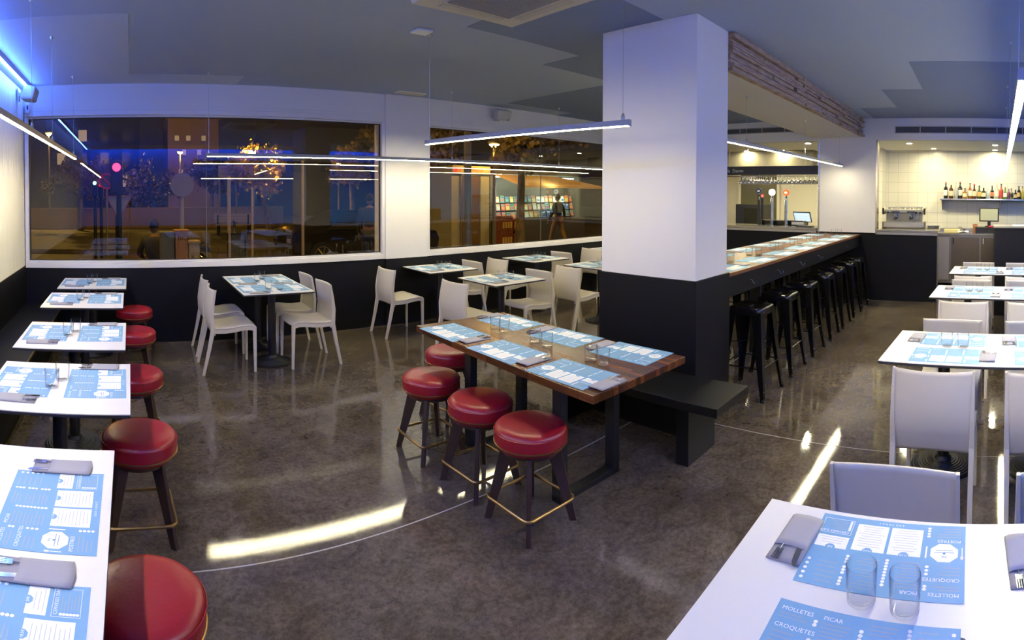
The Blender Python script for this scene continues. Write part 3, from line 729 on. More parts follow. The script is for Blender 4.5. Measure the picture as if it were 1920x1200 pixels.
def setting(x, y, z, face, where, grp, cut=True, nap=.245, mz=0):
    """face = direction the diner looks; mat centre at x,y"""
    c, s = math.cos(face - PI / 2), math.sin(face - PI / 2)
    j = R.uniform(-.012, .012)
    mats.place((x, y, z + .0003), face - PI / 2 + j, 'blue printed menu placemat at the ' + where, grp + ' placemats')
    nx, ny = nap, -.0
    X, Y = x + c * nx - s * ny, y + s * nx + c * ny
    a = face - PI / 2 + R.uniform(-.05, .05)
    napk.place((X, Y, z + .0014), a, 'grey napkin pouch at the ' + where, grp + ' napkins')
    if cut:
        ca, sa = math.cos(a), math.sin(a)
        fork.place((X + ca * .022, Y + sa * .022, z + .0016), a, 'steel fork in the napkin at the ' + where, grp + ' forks')
        knife.place((X - ca * .022, Y - sa * .022, z + .0016), a + .12, 'steel knife in the napkin at the ' + where, grp + ' knives')
def pair(p, q, z, where, grp):
    tum.place((p[0], p[1], z + .0016), 0, 'left tumbler of the pair on the ' + where, grp + ' tumblers')
    tum.place((q[0], q[1], z + .0016), 0, 'right tumbler of the pair on the ' + where, grp + ' tumblers')
T = TH
# left row: bench side and stool side
for cx, cy, nm in ((-.40, 5.845, 'table nearest the window'), (-.42, 4.91, 'second left-row table'), (-.39, 3.675, 'third left-row table'), (-.36, 2.69, 'fourth left-row table')):
    setting(cx - .185, cy + .04, T, 0, 'bench seat of the ' + nm, nm); setting(cx + .185, cy + .045, T, PI, 'stool seat of the ' + nm, nm)
    pair((cx - .035, cy - .03), (cx + .005, cy + .075), T, nm, nm)
setting(-.245, 1.625, T, PI, 'upper stool seat of the bottom left table', 'bottom left table'); setting(-.25, 1.09, T, PI, 'lower stool seat of the bottom left table', 'bottom left table')
pair((-.475, 1.72), (-.51, 1.80), T, 'bottom left table', 'bottom left table')
# four-seat table
for y, e in ((5.26, 'near'), (5.80, 'far')):
    setting(1.42 - .185, y + .04, T, 0, e + ' left seat of the four-seat table', 'four-seat table'); setting(1.42 + .185, y + .01, T, PI, e + ' right seat of the four-seat table', 'four-seat table')
pair((1.38, 5.74), (1.46, 5.86), T, 'four-seat table far end', 'four-seat table'); pair((1.37, 5.22), (1.47, 5.16), T, 'four-seat table near end', 'four-seat table')
for cx, cy, nm in ((3.78, 5.84, 'table below the wall pier'), (3.86, 4.69, 'table behind the wooden one'), (5.48, 5.85, 'table under the second window'), (5.60, 4.70, 'table cut by the pillar'), (7.40, 5.88, 'farthest window table')):
    setting(cx - .185, cy + .04, T, 0, 'left seat of the ' + nm, nm); setting(cx + .185, cy + .01, T, PI, 'right seat of the ' + nm, nm)
    pair((cx - .01, cy - .01), (cx + .07, cy - .08), T, nm, nm)
# right-hand tables (table centre, seats in local y)
def rl(rt, lx, ly): c, s = math.cos(rt[2]), math.sin(rt[2]); return (rt[0] + c * lx - s * ly, rt[1] + s * lx + c * ly)
for rt, nm, d in ((rt8, 'bottom right table', 0), (rt5, 'second right table', .0), (rt6, 'third right table', 0), (rt7, 'farthest right table', 0)):
    for j, (ly, e) in enumerate(((.535, 'left'), (-.085, 'right'))):
        p = rl(rt, .184, ly); setting(p[0], p[1], T, PI + rt[2], 'far ' + e + ' seat of the ' + nm, nm, nap=.252)
        p = rl(rt, -.184, ly + (.01 if rt is not rt8 else .005)); setting(p[0], p[1], T, rt[2], 'near ' + e + ' seat of the ' + nm, nm, nap=.252)
        pair(rl(rt, .012, ly + .03), rl(rt, 0, ly - .075), T, nm + ' at its ' + e + ' seats', nm)
# wooden table
for y, e in ((3.07, 'far'), (2.50, 'middle'), (1.955, 'near')):
    setting(2.10, y, T, 0, e + ' stool seat of the wooden table', 'wooden table'); setting(2.60, y - .02, T, PI, e + ' bench seat of the wooden table', 'wooden table')
pair((2.384, 2.96), (2.375, 2.85), T, 'wooden table at its far end', 'wooden table'); pair((2.355, 2.52), (2.347, 2.40), T, 'wooden table at its middle', 'wooden table'); pair((2.337, 2.03), (2.325, 1.925), T, 'wooden table at its near end', 'wooden table')
# bar table
for i in range(7):
    x = 4.16 + i * .665
    setting(x, 2.09, BH, PI / 2, names[i] + ' near seat of the bar table', 'bar table', cut=i < 2)
    if i < 7: setting(x + .14, 2.60, BH, -PI / 2, names[i] + ' far seat of the bar table', 'bar table', cut=False)
    pair((x + .30, 2.30), (x + .36, 2.22), BH, 'bar table by its ' + names[i] + ' seat', 'bar table')

# ------------------------------------------------------------------ the bar behind the wall
def counter(y0, y1, label):
    t = thing('bar_counter', (XB, (y0 + y1) / 2, 0)); tag(t, label, 'counter'); L = (y1 - y0) / 2
    k = MB(); k.box((-.035, -L, 1.13), (.62, L, 1.168)); k.build('worktop', M_steel, t, bevel=.004)
    k = MB(); k.box((-.028, -L + .002, 1.085), (-.003, L - .002, 1.128)); k.build('edge_profile', M_steelr, t, bevel=.004)
    k = MB(); k.box((.125, -L + .03, 0), (.6, L - .03, 1.128)); k.build('cabinet', M_steelr, t)
counter(2.68, 5.95, 'steel bar counter under the beer taps left of the white pier')
counter(.64, 1.64, 'steel bar counter carrying the coffee machine')
# stainless back counter with fridge doors
t = thing('fridge_counter', (10.12, .12, 0)); tag(t, 'long stainless back counter with fridge doors below the bottle shelf', 'counter')
k = MB(); k.box((-.02, -1.75, 1.0), (.66, 1.68, 1.035)); k.box((.62, -1.75, 1.035), (.675, 1.68, 1.10)); k.build('worktop', M_steel, t, bevel=.004)
k = MB(); k.box((.03, -1.75, .1), (.66, 1.68, 1.0)); k.build('body', mat('grey_steel_body', (.33, .30, .25), .35, 1.), t)
for i, (y0, y1) in enumerate(((.40, .66), (-.16, .36), (-.72, -.2), (-1.3, -.76))):
    k = MB(); k.box((.0, y0, .16), (.03, y1, .96)); d = k.build('door', M_steelr if i == 0 else mat('bronze_steel_door', (.22, .18, .12), .3, 1.), t, bevel=.004)
    k = MB(); k.box((-.02, y1 - .05, .84), (.0, y1 - .03, .95)); k.build('handle', M_chrome, d)
t = thing('rear_counter', (10.15, 4.0, 0)); tag(t, 'pale back counter behind the beer taps', 'counter')
k = MB(); k.box((-.02, -.68, .98), (.54, 1.9, 1.02)); k.build('worktop', M_steel, t); k = MB(); k.box((.02, -.68, 0), (.54, 1.9, .98)); k.build('body', M_steelr, t)
# coffee machine
M_mach = mat('polished_machine_steel', (.60, .56, .44), .32, .45)
def coffee():
    t = thing('coffee_machine', (9.12, 1.245, 1.168), .06); tag(t, 'chrome two-group espresso machine with cups on top', 'coffee machine')
    k = MB(); k.box((-.06, -.345, .02), (.42, .345, .11)); k.build('drip_base', M_mach, t, bevel=.01)
    k = MB(); k.box((-.045, -.31, .11), (.02, .31, .118))
    for i in range(22): y = -.30 + i * .6 / 21; k.box((-.04, y - .004, .118), (.02, y + .004, .122))
    k.build('drip_grate', M_mach, t)
    k = MB(); k.add([(.05, -.31, .11), (.40, -.31, .11), (.40, .31, .11), (.05, .31, .11), (.02, -.31, .27), (.40, -.31, .27), (.40, .31, .27), (.02, .31, .27)],
          [(0, 3, 2, 1), (4, 5, 6, 7), (0, 1, 5, 4), (1, 2, 6, 5), (2, 3, 7, 6), (3, 0, 4, 7)]); k.build('back_panel', M_mach, t, bevel=.006)
    k = MB(); k.box((-.05, -.33, .265), (.42, .33, .325)); k.build('upper_body', M_mach, t, bevel=.02)
    for s in (-1, 1):
        k = MB(); y0, y1 = sorted((s * .335, s * .365)); k.box((-.07, y0, .235), (.43, y1, .36)); k.build('side_cheek', M_mach, t, bevel=.012)
        k = MB(); k.box((-.078, y0, .245), (-.07, y1, .345)); k.build('cheek_cap', M_dark, t)
        k = MB(); k.box((-.05, y0, .0), (.4, y1, .11)); k.build('base_cheek', mat('olive_panel', (.2, .16, .06), .4), t)
    k = MB()
    for y in [-.31 + .62 * i / 14 for i in range(15)]: k.path([(-.03, y, .325), (-.03, y, .365)], .003, 5)
    k.path([(-.03, -.32, .365), (-.03, .32, .365)], .005, 6); k.build('cup_rail', M_chrome, t)
    for i, y in enumerate((-.12, .14)):
        k = MB(); k.lathe([(.036, .19), (.04, .215), (.04, .255)], 18, (-.005, y, 0)); gph = k.build('group_head', M_chrome, t, smooth=True)
        k = MB(); k.lathe([(.03, .165), (.034, .19)], 16, (-.005, y, 0)); k.path([(-.03, y, .178), (-.14, y, .165)], [.009, .013], 8); k.build('portafilter', M_iron, gph, smooth=True)
        k = MB(); k.box((-.052, y - .07, .272), (-.049, y + .07, .30)); k.build('button_panel', mat('dark_grey_panel', (.09, .09, .09), .4), t)
    for i, y in enumerate((.27, -.21, -.28)):
        k = MB(); k.path([(-.05, y, .275), (-.085, y, .275)], .018, 12); k.build('steam_knob', M_iron, t, smooth=True)
        k = MB(); k.path([(-.02, y, .26), (-.07, y + .01, .22), (-.085, y + .02, .14)], .005, 7); k.build('steam_wand', M_chrome, t, smooth=True)
coffee()
k = MB(); k.lathe([(.018, 0), (.032, .03), (.035, .05), (.033, .05), (.03, .032), (.002, .006)], 14, cap1=False); cup = k.build('coffee_cup', mat('white_porcelain', (.85, .83, .78), .25), smooth=True)
h = MB(); h.path([(.033, 0, .042), (.05, 0, .038), (.05, 0, .02), (.03, 0, .015)], .004, 6); h.build('handle', MC['white_porcelain'], cup, smooth=True); tag(cup, 'x', 'cup'); cupk = Kind(cup)
cn = ['leftmost', 'second', 'third', 'fourth', 'fifth', 'sixth', 'seventh', 'eighth']
for i in range(8): cupk.place((9.25 + .03 * (i % 2), 1.52 - i * .078, 1.168 + .327), R.uniform(0, 6), cn[i] + ' white cup from the left on the espresso machine', 'cups on the espresso machine')
pl = MB()
for i in range(7): pl.lathe([(.03, .0 + i * .008), (.062, .008 + i * .008), (.064, .010 + i * .008)], 20)
plm = pl.mesh('saucer_stack', MC['white_porcelain'], True)
for i, (x, y, z, lb) in enumerate(((9.22, .80, 1.168, 'stack of white saucers just right of the espresso machine'), (9.3, .705, 1.168, 'stack of white saucers at the counter end'), (10.4, 3.72, 1.02, 'stack of white plates behind the middle beer tap'), (10.4, 3.52, 1.02, 'stack of white plates behind the orange beer tap'))):
    o = bpy.data.objects.new('saucer_stack', plm); C.objects.link(o); o.location = (x, y, z)
    if i > 1: o.scale = (1.7, 1.7, 2.2)
    tag(o, lb, 'plates', 'stacks of plates')
# shelf with bottles
t = thing('bottle_shelf', (10.52, -.35, 1.66)); tag(t, 'long steel wall shelf holding the spirit bottles', 'shelf')
k = MB(); k.box((-.02, -1.3, 0), (.28, 1.08, .028)); k.build('board', M_steel, t, bevel=.003)
for y in (1.05, -.1, -1.2):
    k = MB(); k.add([(-.01, y - .006, 0), (.28, y - .006, 0), (.28, y - .006, -.2), (-.01, y + .006, 0), (.28, y + .006, 0), (.28, y + .006, -.2)], [(0, 1, 2), (5, 4, 3), (0, 3, 4, 1), (1, 4, 5, 2), (2, 5, 3, 0)]); k.build('bracket', M_steelr, t)
def bottle(y, h, r, body, cap, lab, shape, label, labz=(.18, .52), xx=10.63):
    h *= 1.07; r *= 1.1
    t = thing('spirit_bottle', (xx, y, 1.688)); tag(t, label, 'bottle', 'spirit bottles on the steel shelf')
    gm = MC.get('bottle_' + body[0]) or mat('bottle_' + body[0], body[1], .08, coat=.3)
    sh = {'wine': [(.9, 0), (1, .02), (1, .56), (.9, .64), (.38, .74), (.34, .93)], 'round': [(.8, 0), (1, .06), (1.05, .3), (.9, .5), (.5, .62), (.32, .72), (.30, .93)],
          'square': [(.95, 0), (1, .02), (1, .58), (.85, .64), (.36, .68), (.33, .93)], 'slim': [(.9, 0), (1, .02), (1, .5), (.7, .64), (.36, .74), (.33, .93)]}[shape]
    k = MB(); k.lathe([(r * a, h * b) for a, b in sh], 16); k.build('glass_body', gm, t, smooth=True)
    k = MB(); k.lathe([(r * .37, h * .92), (r * .37, h)], 12); k.build('cap', mat('cap_' + cap[0], cap[1], .35), t, smooth=True)
    if lab:
        z0, z1 = labz; n = 7; rr = r * 1.06
        k = MB(); k.grid(lambda u, v: (-rr * math.cos((u - .5) * 2.3), rr * math.sin((u - .5) * 2.3), h * (z0 + (z1 - z0) * v)), 8, 1); k.build('paper_label', mat('label_' + lab[0], lab[1], .6), t, smooth=True)
bk_, gn, br_, cl, am, rd, pu, ye = ('black', (.008, .008, .006)), ('green', (.02, .06, .012)), ('brown', (.07, .02, .006)), ('clear', (.42, .44, .36)), ('amber', (.32, .12, .02)), ('red', (.28, .02, .015)), ('purple', (.12, .03, .08)), ('yellow', (.55, .42, .06))
wh, cr, sv, rdl, bl, gd = ('white', (.75, .72, .62)), ('cream', (.62, .55, .35)), ('silver', (.4, .4, .42)), ('red', (.45, .03, .03)), ('black', (.02, .02, .02)), ('gold', (.55, .35, .12))
F_ = 1 / FPX
def yu(u, X=10.63): return X * math.tan(.86245 - (u - 960) * F_)
for a in ((1773, .30, .038, bk_, rdl, wh, 'wine', 'dark wine bottle with red neck, first from the left'), (1783.5, .27, .040, br_, cr, cr, 'wine', 'brown bottle with cream label and pale neck, second from left'),
          (1792.5, .31, .034, cl, sv, sv, 'slim', 'tall clear bottle with silver cap, third from left'), (1800, .31, .042, bk_, rdl, wh, 'wine', 'black green bottle with round white label, fourth from left'),
          (1809, .19, .040, am, bl, cr, 'square', 'short amber whisky bottle with black cap and cream label'), (1818.5, .29, .034, am, bl, wh, 'slim', 'tall amber rum bottle with white label and thin black top'),
          (1826.5, .27, .042, br_, rdl, cr, 'round', 'round brown liqueur bottle with red top'), (1836, .245, .042, gn, bl, gd, 'round', 'bulbous green brown bottle with dark top'),
          (1844, .22, .042, bk_, cr, cr, 'square', 'squat dark bottle with pale cap and big cream label'), (1852, .215, .032, ('pale_blue', (.42, .46, .55)), wh, None, 'slim', 'short pale clear gin bottle left of the black whisky'),
          (1860, .245, .034, bk_, bl, ('copper', (.5, .18, .08)), 'square', 'black square whisky bottle with copper label'), (1869, .29, .036, cl, cr, wh, 'slim', 'tall clear rum bottle with white label and pale cap'),
          (1877, .28, .040, ('scarlet', (.35, .10, .05)), bl, rdl, 'square', 'clear bottle with big red label and black pourer'), (1884.5, .22, .038, ('leaf', (.06, .22, .03)), rdl, wh, 'round', 'bright green bottle with white label'),
          (1891, .20, .030, pu, cl, None, 'slim', 'short purple liqueur bottle'), (1896, .20, .034, ('grey', (.2, .2, .15)), br_, bl, 'square', 'clear grey bottle with brown stopper'),
          (1904, .175, .036, bk_, bl, cr, 'square', 'small black bottle with tilted cream label'), (1910, .245, .034, bk_, bl, gd, 'wine', 'slender black bottle with gold label'), (1917, .24, .036, ye, bl, ye, 'round', 'yellow labelled bottle at the right frame edge')):
    bottle(yu(a[0]), a[1], a[2], a[3], a[4], a[5], a[6], a[7], xx=10.61 + R.uniform(-.02, .05))
# till, drawer, crates, box, papers on the back counter
t = thing('till_monitor', (10.42, yu(1855, 10.42), 1.035 + .115), -.08); tag(t, 'till monitor with pale screen standing on the cash drawer', 'monitor')
k = MB(); k.box((-.02, -.19, .10), (.03, .19, .37)); k.build('casing', mat('dark_taupe_plastic', (.035, .03, .02), .4), t, bevel=.006)
k = MB(); k.box((-.0215, -.165, .125), (-.0201, .165, .345)); k.build('screen', mat('pale_green_screen', (.42, .44, .32), .25), t)
k = MB(); k.box((-.03, -.08, 0), (.1, .08, .015)); k.box((.0, -.03, .01), (.04, .03, .12)); k.build('stand', M_iron, t, bevel=.003)
k = MB(); k.box((-.2, -.24, 0), (.2, .24, .11)); o = k.build('cash_drawer', mat('black_drawer', (.012, .012, .012), .3), loc=(10.42, yu(1853, 10.42), 1.036), bevel=.004); tag(o, 'black cash drawer under the till monitor', 'cash drawer')
k = MB(); k.lathe([(.012, 0), (.012, .012)], 10); e = k.build('lock', M_chrome, o); e.rotation_euler.y = -PI / 2; e.location = (-.2, -.02, .05)
k = MB(); k.box((-.04, -.05, 0), (.04, .05, .03)); o = k.build('card_reader', mat('red_plastic', (.5, .01, .02), .3), loc=(10.27, yu(1859, 10.27), 1.147), bevel=.008); tag(o, 'small red card reader on the cash drawer', 'card reader')
for i in range(4):
    k = MB(); q = .045; k.box((-q, -q, 0), (q, q, .006)); k.box((-q, -q, .006), (q, -q + .006, .042)); k.box((-q, q - .006, .006), (q, q, .042)); k.box((-q, -q + .006, .006), (-q + .006, q - .006, .018)); k.box((-q, -q + .006, .032), (-q + .006, q - .006, .042)); k.box((q - .006, -q + .006, .006), (q, q - .006, .042))
    o = k.build('wooden_crate', mat('orange_wood', (.42, .19, .07), .6), loc=(10.3, yu(1829, 10.3), 1.036 + i * .043)); tag(o, 'small orange wooden crate, %s of the stack beside the till' % ['lowest', 'second from bottom', 'third from bottom', 'topmost'][i], 'crate', 'small wooden crates beside the till')
k = MB(); k.box((-.05, -.15, 0), (.05, .15, .07)); o = k.build('cardboard_box', mat('yellow_card', (.72, .62, .30), .6), loc=(10.3, yu(1786, 10.3), 1.036), rz=-.05, bevel=.004); tag(o, 'long pale yellow box on the back counter', 'box')
k = MB(); k.grid(lambda u, v: (-.08 + .16 * u, -.1 + .2 * v, .01 + .025 * math.sin(5 * u + 3 * v) ** 2), 8, 8); o = k.build('crumpled_cloth', mat('white_cloth', (.75, .73, .75), .8), loc=(10.24, yu(1807, 10.24), 1.04), smooth=True, solid=.006); tag(o, 'crumpled white cloth on the back counter beside the crates', 'cloth')
k = MB(); k.lathe([(.03, 0), (.045, .03), (.04, .06), (.02, .075)], 14); k.path([(.0, 0, .07), (0, .05, .1), (0, .09, .09)], .008, 7); o = k.build('metal_jug', M_chrome, loc=(10.5, yu(1806, 10.5), 1.036), smooth=True); tag(o, 'small shiny metal jug behind the crumpled cloth', 'jug')
# waiter station (black block at the right)
t = thing('service_cabinet', (8.1, -1.0, 0)); tag(t, 'black waist-high service cabinet at the right edge behind the tables', 'cabinet')
k = MB(); k.box((-.25, -.64, .0), (.25, .74, 1.275)); k.build('body', mat('charcoal_laminate', (.012, .011, .012), .6, spec=.12), t, bevel=.003)
k = MB(); k.box((-.27, -.66, 1.275), (.27, .76, 1.30)); k.build('top', mat('grey_beige_top', (.24, .22, .17), .5), t, bevel=.003)
k = MB(); k.box((-.12, -.09, 0), (.12, .09, .012)); o = k.build('menu_pile', M_paper, loc=(8.02, -.62, 1.301)); tag(o, 'thin white pile of menus on the black service cabinet', 'papers')
# beer taps
def tap(x, y, h, colm, badge, bname, label, big=.052, glow=0, lever=True):
    t = thing('beer_tap', (x, y, 1.168)); tag(t, label, 'beer tap', 'beer taps on the bar counter')
    k = MB(); k.lathe([(.045, 0), (.045, .008), (.028, .014), (.026, h - .04), (.024, h)], 20); k.build('column', colm, t, smooth=True)
    k = MB(); k.path([(0, 0, h - .01), (0, 0, h + .015)], .011, 8); k.build('neck', M_chrome, t, smooth=True)
    k = MB(); k.path([(-.018, 0, h + .01 + big), (.018, 0, h + .01 + big)], big, 28); bd = k.build('badge', badge[0], t)
    k = MB(); k.path([(-.0195, 0, h + .01 + big), (-.0185, 0, h + .01 + big)], big * .74, 24); f = k.build('badge_face', badge[1], bd)
    k = MB(); k.box((-.0212, -big * .5, h + big - .002), (-.0196, big * .5, h + big + .008)); k.box((-.0212, -big * .32, h + big + .014), (-.0196, big * .32, h + big + .022)); k.build('badge_mark', badge[2], bd)
    if lever:
        k = MB(); k.path([(-.02, -.005, h - .05), (-.07, -.03, h - .045), (-.08, -.035, h - .10)], .009, 8); k.build('spout', M_chrome, t, smooth=True)
        k = MB(); k.path([(-.06, -.028, h - .04), (-.055, -.026, h + .0)], [.006, .012], 8); k.build('lever', M_iron, t, smooth=True)
eW = mat('lit_white_badge', (1, 1, 1), .4, emit=(1, 1, .93), es=2.2); eO = mat('lit_orange_badge', (.8, .2, .03), .4, emit=(1, .28, .04), es=1.0)
navy = mat('navy_badge', (.02, .035, .09), .3)
tap(9.05, yu(1423, 9.05), .56, M_iron, (navy, navy, mat('white_badge_mark', (.8, .8, .8), .5, emit=(1, 1, 1), es=.7)), '', 'black beer tap with a dark blue round badge')
tap(9.05, yu(1447.5, 9.05), .53, M_chrome, (eW, eW, mat('grey_mark', (.5, .5, .5), .5)), '', 'steel beer tap with a glowing white round badge', .058)
tap(9.05, yu(1474, 9.05), .53, M_chrome, (mat('red_badge_rim', (.6, .06, .03), .3, emit=(1, .1, .03), es=.5), eO, eW), '', 'steel beer tap with an orange round badge', .054)
tap(9.22, yu(1429.5, 9.22), .50, M_iron, (mat('red_badge', (.6, .02, .02), .3, emit=(1, .05, .03), es=.8),) * 2 + (mat('white_badge_mark'),), '', 'small tap with a red badge behind the black tap', .026, lever=False)
t = thing('counter_display', (9.2, yu(1468, 9.2), 1.168)); tag(t, 'low black glass display box behind the beer taps', 'display box')
k = MB(); k.box((-.05, -.42, 0), (.12, .40, .085)); k.build('body', M_blackmet, t, bevel=.003); k = MB(); k.box((-.052, -.42, .085), (.12, .40, .095)); k.box((-.052, -.42, .0), (-.05, -.41, .085)); k.box((-.052, .39, .0), (-.05, .40, .085)); k.build('steel_frame', M_steel, t)
k = MB(); k.box((-.055, -.42, .02), (-.05, -.19, .07)); k.build('paper_strip', M_paper, t)
t = thing('order_tablet', (9.35, yu(1508, 9.35), 1.20), -.1); tag(t, 'lit order tablet on a stand behind the bar, left of the pier', 'tablet')
k = MB(Matrix.Rotation(-.5, 4, 'Y')); k.box((-.012, -.17, .04), (.008, .17, .25)); k.build('casing', M_iron, t, bevel=.004)
scr = MB(Matrix.Rotation(-.5, 4, 'Y')); scr.box((-.0135, -.155, .055), (-.0121, .155, .235)); s_ = scr.build('screen', mat('lit_blue_screen', (.5, .7, .8), .3, emit=(.5, .75, .9), es=.9), t)
k = MB(Matrix.Rotation(-.5, 4, 'Y'))
for i in range(3):
    for j in range(3): k.box((-.0146, -.14 + i * .095, .07 + j * .055), (-.0137, -.07 + i * .095, .10 + j * .055))
k.build('window_boxes', mat('lit_white_ui', (.9, .9, .9), .3, emit=(.95, 1, 1), es=.9), s_)
k = MB(); k.box((.0, -.05, -.03), (.08, .05, .06)); k.build('stand', M_iron, t)
k = MB(); k.box((-.1, -.14, 0), (.1, .14, .018)); o = k.build('serving_tray', M_iron, loc=(8.9, yu(1510, 8.9), 1.169), bevel=.005); tag(o, 'flat black serving tray at the counter edge beside the pier', 'tray')
# fascia with lettering and hanging glasses
t = thing('bar_fascia_sign', (8.95, 3.9, 2.08)); tag(t, 'long black fascia above the taps with pale blackletter words', 'sign')
k = MB(); k.box((0, -1.23, 0), (.05, 2.0, .155)); k.build('board', mat('black_sign_board', (.012, .012, .016), .4), t)
k = MB(); k.text('Estrella  Damm', .082, (-.002, yu(1393.5, 8.95) - 3.9 + .0, .048), (0, -1, 0), (0, 0, 1), 0, 0, 'RIGHT'); k.build('lettering', mat('pale_sign_letters', (.6, .6, .62), .5), t)
k = MB()
for i in range(9): y = -1.2 + i * .38; k.path([(.02, y, 0), (.02, y, -.02)], .004, 5); k.path([(.35, y, .5), (.35, y, -.02)], .003, 5)
for x in (.0, .07, .14, .21, .28, .35): k.path([(x, -1.22, -.02), (x, 1.98, -.02)], .003, 5)
k.build('glass_rails', M_steelr, t)
k = MB(); k.lathe([(.034, 0), (.034, .003), (.004, .008), (.004, .062), (.012, .07), (.030, .09), (.034, .115), (.027, .145), (.026, .145), (.032, .115), (.028, .092), (.01, .075), (.001, .073)], 14, cap1=False)
k.v = [(x, y, -z) for x, y, z in k.v]; wg = k.build('stem_glass', glassy('bar_stem_glass', (.97, .97, .95), .08, .5, .5), smooth=True); tag(wg, 'x', 'stem glass'); wgk = Kind(wg)
n = 0
for r_ in range(2):
    for i in range(19):
        y = 2.74 + i * .083 + .02 * r_; 
        wgk.place((9.02 + .14 * r_, y, 2.0575), 0, 'stem glass hanging upside down in the ' + ('front' if r_ == 0 else 'rear') + ' row under the black fascia', 'stem glasses hanging in the ' + ('front' if r_ == 0 else 'rear') + ' row')
# rear room bits seen through the left opening
t = thing('glass_door', (10.76, 4.62, 0)); tag(t, 'dark glazed door at the back of the bar behind the taps', 'door')
k = MB(); k.box((-.02, -.45, .0), (.03, .42, 2.2)); k.build('leaf', mat('olive_glass_door', (.12, .11, .06), .15), t)
k = MB(); k.box((-.045, -.5, 0), (.03, -.44, 2.25)); k.box((-.045, .41, 0), (.03, .47, 2.25)); k.box((-.045, -.5, 2.19), (.03, .47, 2.25)); k.build('door_frame', mat('cream_wall'), t)
k = MB(); k.box((-.2, -.35, .0), (.2, .3, .5)); o = k.build('undercounter_oven', M_iron, loc=(10.4, 4.6, 1.021), bevel=.01); tag(o, 'black appliance on the back counter left of the dark tap', 'oven')
e = MB(); e.box((-.205, -.3, .08), (-.2, .1, .42)); e.build('oven_window', mat('dark_glass', (.02, .02, .015), .05), o)

